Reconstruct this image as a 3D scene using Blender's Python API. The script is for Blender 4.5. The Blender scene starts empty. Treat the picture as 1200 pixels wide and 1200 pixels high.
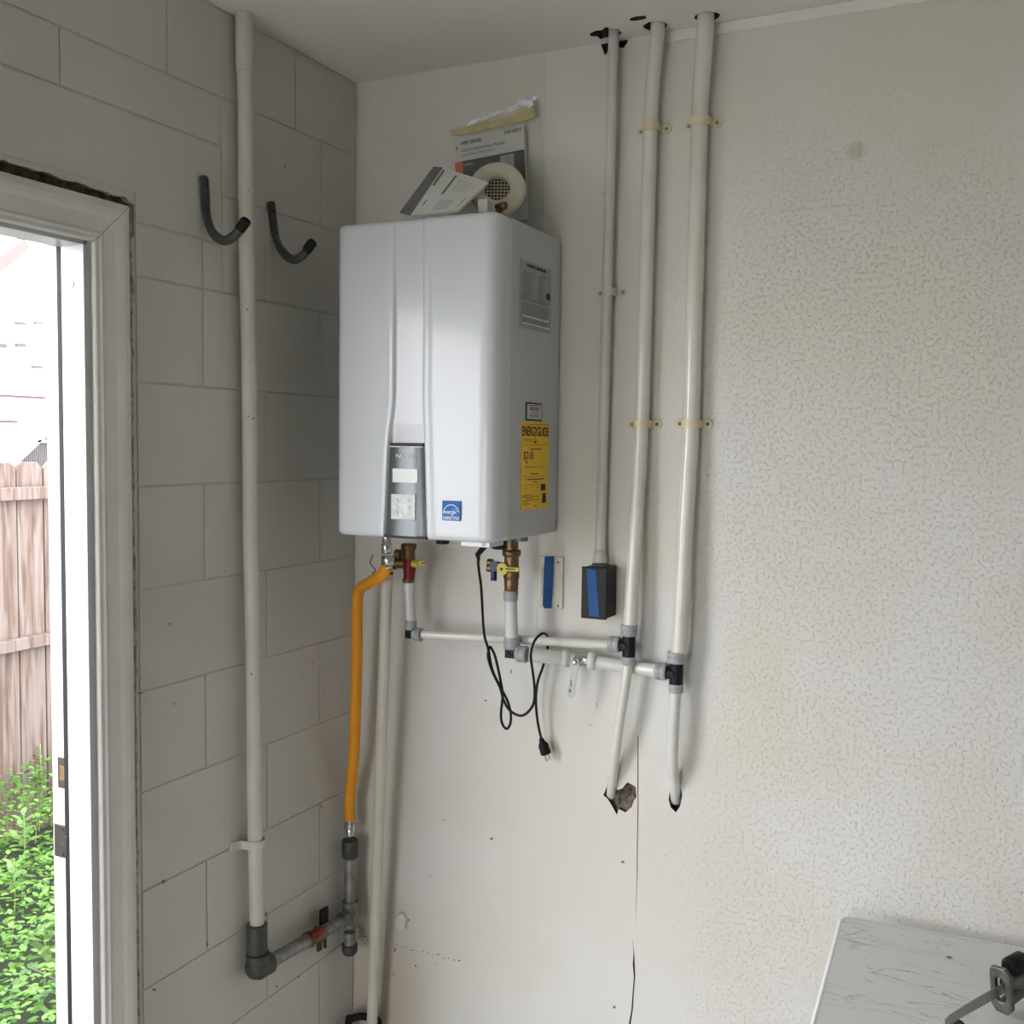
import bpy, bmesh, math, random
from mathutils import Vector, Matrix, noise
random.seed(7)
S = bpy.context.scene
COL = S.collection
PI = math.pi

# ------------------------------------------------------------------ camera
FPX = 1231.73
CAM = Vector((1.55, -2.2693, 1.5153))
YAW, PITCH, ROLL = .4509, .0651, .0129
FW = Vector((-math.sin(YAW)*math.cos(PITCH), math.cos(YAW)*math.cos(PITCH), -math.sin(PITCH)))
_r = FW.cross(Vector((0, 0, 1))).normalized(); _u = _r.cross(FW)
RT = _r*math.cos(ROLL)+_u*math.sin(ROLL); UP = -_r*math.sin(ROLL)+_u*math.cos(ROLL)
cd = bpy.data.cameras.new('camera'); cam = bpy.data.objects.new('camera', cd); COL.objects.link(cam)
cam.matrix_world = Matrix(((RT.x, UP.x, -FW.x, CAM.x), (RT.y, UP.y, -FW.y, CAM.y), (RT.z, UP.z, -FW.z, CAM.z), (0, 0, 0, 1)))
cd.sensor_width = 36; cd.sensor_fit = 'HORIZONTAL'; cd.lens = FPX/1200*36; cd.clip_start = .02; cd.clip_end = 200
S.camera = cam
# ------------------------------------------------------------------ light
S.view_settings.view_transform = 'Standard'; S.view_settings.look = 'None'
S.view_settings.gamma = 1; S.view_settings.use_curve_mapping = False
S.view_settings.exposure = 0.0
SKY = 10.5
w = bpy.data.worlds.new('sky'); S.world = w; w.use_nodes = True
bg = w.node_tree.nodes['Background']; bg.inputs[0].default_value = (.95, .955, 1.0, 1); bg.inputs[1].default_value = SKY
ZF, ZC = -.2032, 2.4185          # floor and ceiling
XR, YB = 3.6, -4.8               # far right wall, wall behind the camera
def portal(name, loc, rot, sx, sy):
    l = bpy.data.lights.new(name, 'AREA'); l.shape = 'RECTANGLE'; l.size = sx; l.size_y = sy; l.cycles.is_portal = True
    o = bpy.data.objects.new(name, l); COL.objects.link(o); o.location = loc; o.rotation_euler = rot
portal('door_portal', (-.16, -1.33, .85), (0, -PI/2, 0), 2.1, .95)
GX0, GX1, GZ1 = .12, 1.10, 1.60   # unseen opening behind the camera, added and sized for fill light
portal('fill_portal', ((GX0+GX1)/2, YB-.05, (ZF+GZ1)/2), (PI/2, 0, 0), GX1-GX0, GZ1-ZF)

# ------------------------------------------------------------------ pixel -> point on a real plane
def ray(px, py): return FW*FPX+RT*(px-600)-UP*(py-600)
def W(px, py, o=0.):
    d = ray(px, py); return CAM+d*((-o-CAM.y)/d.y)
def L(px, py, o=0.):
    d = ray(px, py); return CAM+d*((o-CAM.x)/d.x)
def Zp(px, py, z):
    d = ray(px, py); return CAM+d*((z-CAM.z)/d.z)

# ------------------------------------------------------------------ materials
def mat(name, col, rough=.6, metal=0., col2=None, ns=8., amt=1., bump=0., bs=60., bd=.001, spec=.5, coat=0., detail=4, speck=None, ramp=(.35, .7), trans=0.):
    m = bpy.data.materials.new(name); m.use_nodes = True; N = m.node_tree.nodes; K = m.node_tree.links
    b = N['Principled BSDF']
    b.inputs['Roughness'].default_value = rough; b.inputs['Metallic'].default_value = metal
    b.inputs['Specular IOR Level'].default_value = spec; b.inputs['Coat Weight'].default_value = coat
    b.inputs['Coat Roughness'].default_value = .06
    b.inputs['Transmission Weight'].default_value = trans
    tc = N.new('ShaderNodeTexCoord')
    n = N.new('ShaderNodeTexNoise'); n.inputs['Scale'].default_value = ns; n.inputs['Detail'].default_value = detail
    K.new(tc.outputs['Object'], n.inputs['Vector'])
    r = N.new('ShaderNodeValToRGB'); r.color_ramp.elements[0].position = ramp[0]; r.color_ramp.elements[1].position = ramp[1]
    c2 = col2 or tuple(min(1, c*1.12) for c in col)
    r.color_ramp.elements[0].color = (*col, 1); r.color_ramp.elements[1].color = (*c2, 1)
    K.new(n.outputs['Fac'], r.inputs[0]); out = r.outputs[0]
    if speck:
        n3 = N.new('ShaderNodeTexNoise'); n3.inputs['Scale'].default_value = speck[1]; n3.inputs['Detail'].default_value = 2
        K.new(tc.outputs['Object'], n3.inputs['Vector'])
        r3 = N.new('ShaderNodeValToRGB'); r3.color_ramp.elements[0].position = speck[2]; r3.color_ramp.elements[1].position = speck[2]+.02
        K.new(n3.outputs['Fac'], r3.inputs[0])
        mx = N.new('ShaderNodeMixRGB'); mx.inputs[2].default_value = (*speck[0], 1)
        K.new(r3.outputs[0], mx.inputs[0]); K.new(out, mx.inputs[1]); out = mx.outputs[0]
    K.new(out, b.inputs['Base Color'])
    if bump:
        n2 = N.new('ShaderNodeTexNoise'); n2.inputs['Scale'].default_value = bs; n2.inputs['Detail'].default_value = 5
        K.new(tc.outputs['Object'], n2.inputs['Vector'])
        bp = N.new('ShaderNodeBump'); bp.inputs['Strength'].default_value = bump; bp.inputs['Distance'].default_value = bd
        K.new(n2.outputs['Fac'], bp.inputs['Height']); K.new(bp.outputs[0], b.inputs['Normal'])
    return m
M = {}
M['block'] = mat('painted_block', (.57, .555, .51), .55, col2=(.64, .63, .59), ns=2.2, bump=.35, bs=90, bd=.0015, speck=((.05, .045, .03), 55, .80))
M['drive'] = mat('pale_concrete', (.58, .565, .53), .85, col2=(.66, .645, .61), ns=4, bump=.3, bs=40)
M['raw'] = mat('bare_block', (.52, .505, .47), .9, col2=(.60, .585, .55), ns=5, bump=.4, bs=40)
M['mortar'] = mat('painted_mortar', (.56, .545, .50), .7, bump=.5, bs=60, bd=.002)
M['ceil'] = mat('ceiling_paint', (.80, .785, .73), .7, col2=(.84, .825, .77), ns=3, bump=.3, bs=50, bd=.002)
M['floor'] = mat('concrete', (.34, .325, .295), .8, col2=(.41, .395, .36), ns=5, bump=.4, bs=40)
M['trim'] = mat('trim_paint', (.66, .65, .61), .38, col2=(.72, .71, .68), ns=12, bump=.15, bs=40, bd=.0008)
M['jamb'] = mat('jamb_paint', (.48, .49, .505), .35, col2=(.52, .525, .53), ns=6, bump=.1, bs=50, bd=.0006)
M['gap'] = mat('raw_gap', (.055, .045, .032), .95, col2=(.16, .14, .10), ns=60, bump=1, bs=90, bd=.004)
M['caulk'] = mat('caulk', (.24, .20, .15), .8, col2=(.55, .53, .47), ns=60, bump=1, bs=80, bd=.003)
M['black'] = mat('black_plastic', (.006, .006, .007), .42, col2=(.010, .010, .011), spec=.25)
M['rubber'] = mat('black_rubber', (.008, .008, .008), .6, spec=.25)
M['bronze'] = mat('dark_bronze', (.06, .05, .045), .4, .7)
M['enamel'] = mat('white_enamel', (.63, .655, .685), .20, col2=(.65, .675, .705), ns=2, coat=.15, spec=.30)
M['case'] = mat('case_enamel', (.50, .515, .52), .34, col2=(.53, .545, .55), ns=2, spec=.5)
M['panel'] = mat('panel_silver', (.13, .145, .15), .34, .6, col2=(.16, .175, .18), ns=4)
M['display'] = mat('display', (.62, .70, .63), .25)
M['film'] = mat('keypad_film', (.46, .50, .48), .18, col2=(.60, .64, .62), ns=70, bump=.8, bs=60, bd=.002)
M['ink'] = mat('ink', (.015, .015, .018), .6)
M['ink2'] = mat('grey_ink', (.16, .16, .16), .7)
M['darkred'] = mat('dark_red_ink', (.10, .01, .012), .6)
M['white'] = mat('white_print', (.85, .87, .88), .5)
M['paper'] = mat('paper', (.60, .60, .57), .6)
M['label'] = mat('silver_label', (.36, .365, .365), .5, col2=(.42, .425, .425), ns=30)
M['yellow'] = mat('yellow_label', (.90, .56, .012), .45, col2=(.95, .60, .015))
M['blue'] = mat('blue_sticker', (.008, .12, .40), .5, spec=.25)
M['tape'] = mat('blue_tape', (.008, .08, .25), .7, col2=(.012, .10, .30), ns=30, bump=.3, bs=120, bd=.0006)
M['ytape'] = mat('yellowed_tape', (.48, .42, .20), .4, col2=(.58, .52, .30), ns=40)
M['brass'] = mat('brass', (.17, .105, .05), .42, .85, col2=(.26, .17, .085), ns=40)
M['chrome'] = mat('chrome', (.62, .62, .61), .22, 1.)
M['steel'] = mat('galvanised', (.20, .205, .20), .42, .6, col2=(.36, .36, .35), ns=45, bump=.3, bs=80)
M['gsteel'] = mat('grey_fitting', (.055, .06, .06), .5, .35, col2=(.09, .095, .092), ns=25, bump=.2)
M['redp'] = mat('red_plastic', (.17, .004, .006), .45)
M['bluep'] = mat('navy_plastic', (.01, .018, .10), .4)
M['ylever'] = mat('yellow_lever', (.55, .47, .03), .4, col2=(.65, .57, .06))
M['pex'] = mat('white_pex', (.66, .665, .64), .22, col2=(.72, .725, .70), ns=14, spec=.6)
M['pexc'] = mat('cream_pex', (.68, .67, .60), .20, col2=(.74, .73, .66), ns=10, spec=.7)
M['collar'] = mat('grey_collar', (.33, .35, .36), .35, col2=(.38, .40, .41))
M['pvc'] = mat('cream_pvc', (.60, .575, .48), .4, col2=(.66, .63, .54))
M['ppipe'] = mat('painted_pipe', (.62, .58, .52), .42, col2=(.68, .645, .585), ns=9, bump=.3, bs=40, speck=((.05, .04, .03), 70, .74))
M['strap'] = mat('ivory_strap', (.70, .62, .38), .35, col2=(.76, .69, .46), ns=30)
M['wallpipe'] = mat('wall_painted_conduit', (.60, .595, .55), .5, col2=(.66, .65, .61), ns=14, bump=.4, bs=50, bd=.002)
M['hook'] = mat('grey_hook', (.055, .057, .058), .42, .3, col2=(.075, .077, .078))
M['cream'] = mat('ivory_plastic', (.66, .63, .52), .4)
M['orange'] = mat('yellow_hose', (.78, .30, .012), .42, col2=(.85, .36, .015), spec=.4)
M['ring'] = mat('cream_ring', (.62, .58, .47), .5, col2=(.68, .64, .53))
M['navy'] = mat('dark_cover', (.012, .016, .028), .35, col2=(.03, .036, .05), ns=20)
M['orangep'] = mat('orange_print', (.62, .12, .02), .5)
M['rubble'] = mat('broken_masonry', (.11, .085, .065), .95, col2=(.27, .21, .17), ns=60, bump=1, bs=70, bd=.006)
M['cavity_shade'] = mat('cavity_shade', (.030, .023, .018), .95, col2=(.07, .055, .042), ns=35, bump=1, bs=50, bd=.01)  # near-black colour carries the shade inside holes and openings
M['saw'] = mat('saw_metal', (.12, .115, .105), .42, .8, col2=(.24, .23, .21), ns=40, bump=.2)
M['blade'] = mat('blade_metal', (.38, .38, .37), .35, .9)
M['house'] = mat('house_stucco', (.80, .78, .76), .8)
M['hband'] = mat('house_trim', (.075, .040, .036), .8)
M['hgrey'] = mat('house_grey', (.06, .057, .055), .7)
M['twig'] = mat('stem', (.16, .24, .07), .6)
M['soil'] = mat('soil', (.010, .014, .006), .9, col2=(.02, .032, .01), ns=12)

def fence_mat():
    m = mat('weathered_cedar', (.34, .22, .17), .8, bump=.4, bs=30, bd=.003); N = m.node_tree.nodes; K = m.node_tree.links
    b = N['Principled BSDF']; tc = N.new('ShaderNodeTexCoord'); mp = N.new('ShaderNodeMapping'); mp.inputs['Scale'].default_value = (6, 14, 1.1)
    K.new(tc.outputs['Object'], mp.inputs[0])
    oi = N.new('ShaderNodeObjectInfo'); ad = N.new('ShaderNodeVectorMath'); ad.operation = 'ADD'
    cm = N.new('ShaderNodeVectorMath'); cm.operation = 'SCALE'; cm.inputs['Scale'].default_value = 37
    K.new(oi.outputs['Random'], cm.inputs[0]); K.new(mp.outputs[0], ad.inputs[0]); K.new(cm.outputs[0], ad.inputs[1])
    n = N.new('ShaderNodeTexNoise'); n.inputs['Scale'].default_value = 2.5; n.inputs['Detail'].default_value = 6; n.inputs['Distortion'].default_value = .8
    K.new(ad.outputs[0], n.inputs['Vector'])
    r = N.new('ShaderNodeValToRGB'); e = r.color_ramp.elements; e[0].position = .28; e[0].color = (.045, .030, .024, 1); e[1].position = .72; e[1].color = (.16, .13, .115, 1)
    x = e.new(.42); x.color = (.095, .058, .042, 1); x = e.new(.55); x.color = (.13, .10, .088, 1)
    K.new(n.outputs['Fac'], r.inputs[0]); K.new(r.outputs[0], b.inputs['Base Color']); return m
M['cedar'] = fence_mat()
def leaf_mat(name, cols, edge=None):
    m = bpy.data.materials.new(name); m.use_nodes = True; N = m.node_tree.nodes; K = m.node_tree.links
    b = N['Principled BSDF']; b.inputs['Roughness'].default_value = .5
    g = N.new('ShaderNodeNewGeometry'); r = N.new('ShaderNodeValToRGB'); e = r.color_ramp.elements
    e[0].color = (*cols[0], 1); e[1].color = (*cols[-1], 1)
    for i, c in enumerate(cols[1:-1]): x = e.new((i+1)/(len(cols)-1)); x.color = (*c, 1)
    K.new(g.outputs['Random Per Island'], r.inputs[0]); K.new(r.outputs[0], b.inputs['Base Color'])
    t = N.new('ShaderNodeBsdfTranslucent'); K.new(r.outputs[0], t.inputs[0]); mx = N.new('ShaderNodeMixShader'); mx.inputs[0].default_value = .35
    K.new(b.outputs[0], mx.inputs[1]); K.new(t.outputs[0], mx.inputs[2]); K.new(mx.outputs[0], N['Material Output'].inputs[0]); return m
M['weed'] = leaf_mat('weed_leaf', [(.025, .075, .010), (.065, .17, .016), (.105, .24, .028), (.16, .30, .06)])
M['bigleaf'] = leaf_mat('broad_leaf', [(.10, .21, .045), (.17, .29, .09)])
def plastic_mat():
    m = bpy.data.materials.new('clear_plastic'); m.use_nodes = True; N = m.node_tree.nodes; K = m.node_tree.links
    t = N.new('ShaderNodeBsdfTransparent'); g = N['Principled BSDF']; g.inputs['Roughness'].default_value = .12; g.inputs['Base Color'].default_value = (.7, .7, .66, 1)
    lw = N.new('ShaderNodeLayerWeight'); lw.inputs[0].default_value = .35
    ma = N.new('ShaderNodeMath'); ma.operation = 'MULTIPLY_ADD'; ma.inputs[1].default_value = .6; ma.inputs[2].default_value = .10
    K.new(lw.outputs['Facing'], ma.inputs[0])
    mx = N.new('ShaderNodeMixShader'); K.new(ma.outputs[0], mx.inputs[0]); K.new(t.outputs[0], mx.inputs[1]); K.new(g.outputs[0], mx.inputs[2])
    K.new(mx.outputs[0], N['Material Output'].inputs[0]); return m
M['clear'] = plastic_mat()
def backwall_mat():
    m = bpy.data.materials.new('textured_plaster'); m.use_nodes = True; N = m.node_tree.nodes; K = m.node_tree.links
    b = N['Principled BSDF']; b.inputs['Roughness'].default_value = .5
    tc = N.new('ShaderNodeTexCoord'); sx = N.new('ShaderNodeSeparateXYZ'); K.new(tc.outputs['Object'], sx.inputs[0])
    n = N.new('ShaderNodeTexNoise'); n.inputs['Scale'].default_value = 2.6; n.inputs['Detail'].default_value = 3; K.new(tc.outputs['Object'], n.inputs['Vector'])
    r = N.new('ShaderNodeValToRGB'); r.color_ramp.elements[0].position = .42; r.color_ramp.elements[1].position = .60
    r.color_ramp.elements[0].color = (.69, .665, .595, 1); r.color_ramp.elements[1].color = (.71, .70, .67, 1); K.new(n.outputs['Fac'], r.inputs[0])
    out = r.outputs[0]
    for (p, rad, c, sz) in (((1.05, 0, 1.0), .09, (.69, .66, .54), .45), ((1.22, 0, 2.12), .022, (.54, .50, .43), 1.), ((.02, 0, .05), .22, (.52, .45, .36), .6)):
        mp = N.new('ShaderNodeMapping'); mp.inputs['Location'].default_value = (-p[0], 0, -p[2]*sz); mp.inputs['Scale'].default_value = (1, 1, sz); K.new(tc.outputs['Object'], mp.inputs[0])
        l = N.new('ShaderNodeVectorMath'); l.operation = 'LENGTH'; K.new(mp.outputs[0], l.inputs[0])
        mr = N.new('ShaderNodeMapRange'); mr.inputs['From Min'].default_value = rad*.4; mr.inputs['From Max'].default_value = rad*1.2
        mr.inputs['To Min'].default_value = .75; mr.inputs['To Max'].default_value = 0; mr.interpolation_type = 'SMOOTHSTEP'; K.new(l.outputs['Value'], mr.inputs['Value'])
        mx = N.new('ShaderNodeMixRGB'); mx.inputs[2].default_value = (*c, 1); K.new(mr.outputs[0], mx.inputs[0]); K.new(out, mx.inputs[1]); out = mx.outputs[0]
    K.new(out, b.inputs['Base Color'])
    # knockdown texture: right of the pipes; nearly smooth paint left of them
    k1 = N.new('ShaderNodeTexNoise'); k1.inputs['Scale'].default_value = 130; k1.inputs['Detail'].default_value = 4; k1.inputs['Distortion'].default_value = .15
    K.new(tc.outputs['Object'], k1.inputs['Vector'])
    kr = N.new('ShaderNodeValToRGB'); kr.color_ramp.elements[0].position = .53; kr.color_ramp.elements[1].position = .69; K.new(k1.outputs['Fac'], kr.inputs[0])
    k2 = N.new('ShaderNodeTexNoise'); k2.inputs['Scale'].default_value = 210; k2.inputs['Detail'].default_value = 2; K.new(tc.outputs['Object'], k2.inputs['Vector'])
    ad = N.new('ShaderNodeMath'); ad.operation = 'MULTIPLY_ADD'; ad.inputs[1].default_value = .45; K.new(k2.outputs['Fac'], ad.inputs[0]); K.new(kr.outputs[0], ad.inputs[2])
    msk = N.new('ShaderNodeMapRange'); msk.inputs['From Min'].default_value = .72; msk.inputs['From Max'].default_value = 1.0; msk.inputs['To Min'].default_value = .10; msk.inputs['To Max'].default_value = 1
    K.new(sx.outputs[0], msk.inputs['Value'])
    mz = N.new('ShaderNodeMapRange'); mz.inputs['From Min'].default_value = 2.3; mz.inputs['From Max'].default_value = 1.9; mz.inputs['To Min'].default_value = .25; mz.inputs['To Max'].default_value = 1
    K.new(sx.outputs[2], mz.inputs['Value'])
    pm = N.new('ShaderNodeMath'); pm.operation = 'MULTIPLY'; K.new(msk.outputs[0], pm.inputs[0]); K.new(mz.outputs[0], pm.inputs[1])
    hm = N.new('ShaderNodeMath'); hm.operation = 'MULTIPLY'; K.new(ad.outputs[0], hm.inputs[0]); K.new(pm.outputs[0], hm.inputs[1])
    lo = N.new('ShaderNodeTexNoise'); lo.inputs['Scale'].default_value = 7; lo.inputs['Detail'].default_value = 3; K.new(tc.outputs['Object'], lo.inputs['Vector'])
    h2 = N.new('ShaderNodeMath'); h2.operation = 'MULTIPLY_ADD'; h2.inputs[1].default_value = 2.2; K.new(lo.outputs['Fac'], h2.inputs[0]); K.new(hm.outputs[0], h2.inputs[2])
    bp = N.new('ShaderNodeBump'); bp.inputs['Strength'].default_value = .85; bp.inputs['Distance'].default_value = .0014
    K.new(h2.outputs[0], bp.inputs['Height']); K.new(bp.outputs[0], b.inputs['Normal']); return m
M['plaster'] = backwall_mat()
def marble_mat():
    m = mat('marble_laminate', (.60, .61, .60), .28, col2=(.66, .67, .66), ns=3); N = m.node_tree.nodes; K = m.node_tree.links
    b = N['Principled BSDF']; tc = N.new('ShaderNodeTexCoord'); mp = N.new('ShaderNodeMapping'); mp.inputs['Scale'].default_value = (3.0, 8, 4); mp.inputs['Rotation'].default_value = (0, 0, .35)
    K.new(tc.outputs['Object'], mp.inputs[0])
    n = N.new('ShaderNodeTexNoise'); n.inputs['Scale'].default_value = 1.6; n.inputs['Detail'].default_value = 7; n.inputs['Distortion'].default_value = 1.6; K.new(mp.outputs[0], n.inputs['Vector'])
    r = N.new('ShaderNodeValToRGB'); e = r.color_ramp.elements; e[0].position = .485; e[0].color = (0, 0, 0, 1); e[1].position = .515; e[1].color = (0, 0, 0, 1); x = e.new(.5); x.color = (1, 1, 1, 1)
    K.new(n.outputs['Fac'], r.inputs[0])
    n2 = N.new('ShaderNodeTexNoise'); n2.inputs['Scale'].default_value = 3.2; K.new(tc.outputs['Object'], n2.inputs['Vector'])
    r2 = N.new('ShaderNodeValToRGB'); r2.color_ramp.elements[0].position = .47; r2.color_ramp.elements[1].position = .62; K.new(n2.outputs['Fac'], r2.inputs[0])
    mu = N.new('ShaderNodeMath'); mu.operation = 'MULTIPLY'; K.new(r.outputs[0], mu.inputs[0]); K.new(r2.outputs[0], mu.inputs[1])
    mx = N.new('ShaderNodeMixRGB'); mx.inputs[1].default_value = (.70, .71, .70, 1); mx.inputs[2].default_value = (.20, .19, .15, 1)
    K.new(mu.outputs[0], mx.inputs[0]); K.new(mx.outputs[0], b.inputs['Base Color']); return m
M['marble'] = marble_mat()

# ------------------------------------------------------------------ mesh helpers
class MB:
    def __init__(s): s.v = []; s.f = []; s.sm = []
    def add(s, vs, fs, smooth=False):
        o = len(s.v); s.v += [tuple(v) for v in vs]; s.f += [tuple(i+o for i in f) for f in fs]; s.sm += [smooth]*len(fs); return s
    def box(s, a, b):
        x0, y0, z0 = (min(a[i], b[i]) for i in range(3)); x1, y1, z1 = (max(a[i], b[i]) for i in range(3))
        return s.add([(x0, y0, z0), (x1, y0, z0), (x1, y1, z0), (x0, y1, z0), (x0, y0, z1), (x1, y0, z1), (x1, y1, z1), (x0, y1, z1)],
                     [(0, 3, 2, 1), (4, 5, 6, 7), (0, 1, 5, 4), (1, 2, 6, 5), (2, 3, 7, 6), (3, 0, 4, 7)])
    def obox(s, c, ax, ay, az):     # oriented box: centre and three half axes
        c, ax, ay, az = Vector(c), Vector(ax), Vector(ay), Vector(az)
        return s.add([c-ax-ay-az, c+ax-ay-az, c+ax+ay-az, c-ax+ay-az, c-ax-ay+az, c+ax-ay+az, c+ax+ay+az, c-ax+ay+az],
                     [(0, 3, 2, 1), (4, 5, 6, 7), (0, 1, 5, 4), (1, 2, 6, 5), (2, 3, 7, 6), (3, 0, 4, 7)])
    def rings(s, rings, n, caps=True):
        vs = [p for r in rings for p in r]; fs = []
        for i in range(len(rings)-1):
            for j in range(n):
                fs.append((i*n+j, i*n+(j+1) % n, (i+1)*n+(j+1) % n, (i+1)*n+j))
        s.add(vs, fs, True)
        if caps:
            s.add(rings[0], [tuple(range(n))[::-1]]); s.add(rings[-1], [tuple(range(n))])
        return s
    def lathe(s, p0, axis, prof, n=20, caps=True):    # prof: (distance along axis, radius)
        a = Vector(axis).normalized(); e = a.orthogonal().normalized(); g = a.cross(e); p0 = Vector(p0)
        rs = [[p0+a*t+(e*math.cos(2*PI*k/n)+g*math.sin(2*PI*k/n))*r for k in range(n)] for t, r in prof]
        return s.rings(rs, n, caps)
    def cyl(s, a, b, r, n=20, r2=None):
        a, b = Vector(a), Vector(b); return s.lathe(a, b-a, [(0, r), ((b-a).length, r2 if r2 is not None else r)], n)
    def tube(s, pts, r, n=12, sx=1., sy=1.):
        pts = [Vector(p) for p in pts]; rs = []; t = (pts[1]-pts[0]).normalized(); e = t.orthogonal().normalized()
        for i, p in enumerate(pts):
            t = (pts[min(i+1, len(pts)-1)]-pts[max(i-1, 0)]).normalized(); e = (e-t*e.dot(t)).normalized(); g = t.cross(e)
            rr = r[i] if isinstance(r, (list, tuple)) else r
            rs.append([p+(e*math.cos(2*PI*k/n)*sx+g*math.sin(2*PI*k/n)*sy)*rr for k in range(n)])
        return s.rings(rs, n)
    def prism(s, pts, d):           # polygon (3-D points) pushed along vector d
        pts = [Vector(p) for p in pts]; d = Vector(d); n = len(pts)
        s.add(pts+[p+d for p in pts], [tuple(range(n))[::-1], tuple(range(n, 2*n))]+[(i, (i+1) % n, n+(i+1) % n, n+i) for i in range(n)]); return s
    def sphere(s, c, r, n=12, sc=(1, 1, 1)):
        c = Vector(c); rs = []
        for i in range(n//2+1):
            a = -PI/2+PI*i/(n//2); rr = max(math.cos(a), .02)
            rs.append([c+Vector((math.cos(2*PI*k/n)*rr*r*sc[0], math.sin(2*PI*k/n)*rr*r*sc[1], math.sin(a)*r*sc[2])) for k in range(n)])
        return s.rings(rs, n)
    def build(s, name, m, parent=None, bevel=0., seg=2, label=None, kind=None, fixn=True):
        me = bpy.data.meshes.new(name); me.from_pydata(s.v, [], s.f)
        for p, q in zip(me.polygons, s.sm): p.use_smooth = q
        if fixn:
            bm = bmesh.new(); bm.from_mesh(me); bmesh.ops.recalc_face_normals(bm, faces=bm.faces[:]); bm.to_mesh(me); bm.free()
        me.materials.append(M[m] if isinstance(m, str) else m)
        o = bpy.data.objects.new(name, me); COL.objects.link(o)
        if parent: o.parent = parent; o.matrix_parent_inverse = Matrix.Translation(-parent.location)
        if bevel:
            b = o.modifiers.new('b', 'BEVEL'); b.width = bevel; b.segments = seg; b.limit_method = 'ANGLE'; b.angle_limit = .6
            b.harden_normals = False
        if label: o['label'] = label
        if kind: o['kind'] = kind
        return o
def thing(name, label, cat, loc, group=None):
    o = bpy.data.objects.new(name, None); COL.objects.link(o); o.location = loc; o.empty_display_size = .05
    o['label'] = label; o['category'] = cat
    if group: o['group'] = group
    return o
def struct(name, loc=(0, 0, 0)):
    o = bpy.data.objects.new(name, None); COL.objects.link(o); o.location = loc; o['kind'] = 'structure'; o.empty_display_size = .05; return o
def spline(pts, k=10):              # Catmull-Rom through points
    P = [Vector(p) for p in pts]; P = [P[0]*2-P[1]]+P+[P[-1]*2-P[-2]]; out = []
    for i in range(1, len(P)-2):
        for j in range(k):
            t = j/k; a, b, c, d = P[i-1:i+3]
            out.append(.5*((2*b)+(c-a)*t+(2*a-5*b+4*c-d)*t*t+(3*b-a-3*c+d)*t**3))
    return out+[P[-2]]
def text(s, size, org, ex, ey, m, parent, name='lettering', align='CENTER', sx=1., shear=0., bold=0., lift=.0003, ext=.0002):
    c = bpy.data.curves.new(name, 'FONT'); c.body = s; c.size = size; c.align_x = align; c.align_y = 'CENTER'; c.extrude = ext; c.shear = shear; c.offset = bold
    o = bpy.data.objects.new(name, c); me = bpy.data.meshes.new_from_object(o); bpy.data.objects.remove(o); bpy.data.curves.remove(c)
    ex = Vector(ex).normalized(); ey = Vector(ey).normalized(); ez = ex.cross(ey); org = Vector(org)
    for v in me.vertices: v.co = org+ex*v.co.x*sx+ey*v.co.y+ez*(v.co.z+lift)
    me.materials.clear(); me.materials.append(M[m]); o = bpy.data.objects.new(name, me); COL.objects.link(o)
    if parent: o.parent = parent; o.matrix_parent_inverse = Matrix.Translation(-parent.location)
    return o
bpy.context.view_layer.update()

def sheet_with_holes(name, outer, holes, m, d, kind=None):
    """flat sheet (list of 3-D outline points) with ragged openings whose rims run back by d"""
    bm = bmesh.new(); es = []; rims = []
    for lp in [outer]+holes:
        vs = [bm.verts.new(p) for p in lp]; e = [bm.edges.new((vs[i], vs[(i+1) % len(vs)])) for i in range(len(vs))]; es += e
        if lp is not outer: rims.append(vs)
    bmesh.ops.triangle_fill(bm, use_beauty=True, use_dissolve=False, edges=es)
    for vs in rims:
        bk = [bm.verts.new(v.co+Vector(d)) for v in vs]
        for i in range(len(vs)): bm.faces.new((vs[i], vs[(i+1) % len(vs)], bk[(i+1) % len(vs)], bk[i])).material_index = 1
    me = bpy.data.meshes.new(name); bm.to_mesh(me); bm.free(); me.materials.append(M[m]); me.materials.append(M['cavity_shade'])
    o = bpy.data.objects.new(name, me); COL.objects.link(o)
    if kind: o['kind'] = kind
    return o

# ================================================================== SETTING
# floor
MB().box((-.2, YB, ZF-.1), (XR, .2, ZF)).build('floor', 'floor', kind='structure')
# ceiling with the broken openings round the pipes
def blob(c, ux, uy, rx, ry, n=14, jag=.25):
    return [c+ux*math.cos(2*PI*k/n)*rx*(1+random.uniform(-jag, jag))+uy*math.sin(2*PI*k/n)*ry*(1+random.uniform(-jag, jag)) for k in range(n)]
X, Y, Z = Vector((1, 0, 0)), Vector((0, 1, 0)), Vector((0, 0, 1))
chol = [blob(Vector((.688, -.045, ZC)), X, Y, .034, .030, 16, .35), blob(Vector((.800, -.040, ZC)), X, Y, .026, .026, 14, .12),
        blob(Vector((.915, -.046, ZC)), X, Y, .026, .026, 14, .08), blob(Vector((.779, -.095, ZC)), X, Y, .020, .011, 12, .15)]
ceil = sheet_with_holes('ceiling', [Vector((-.2, .2, ZC)), Vector((XR, .2, ZC)), Vector((XR, YB, ZC)), Vector((-.2, YB, ZC))], chol, 'ceil', (0, 0, .07), 'structure')
MB().box((-.2, YB, ZC+.07), (XR, .2, ZC+.13)).build('ceiling_cavity', 'cavity_shade', ceil)
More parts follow.
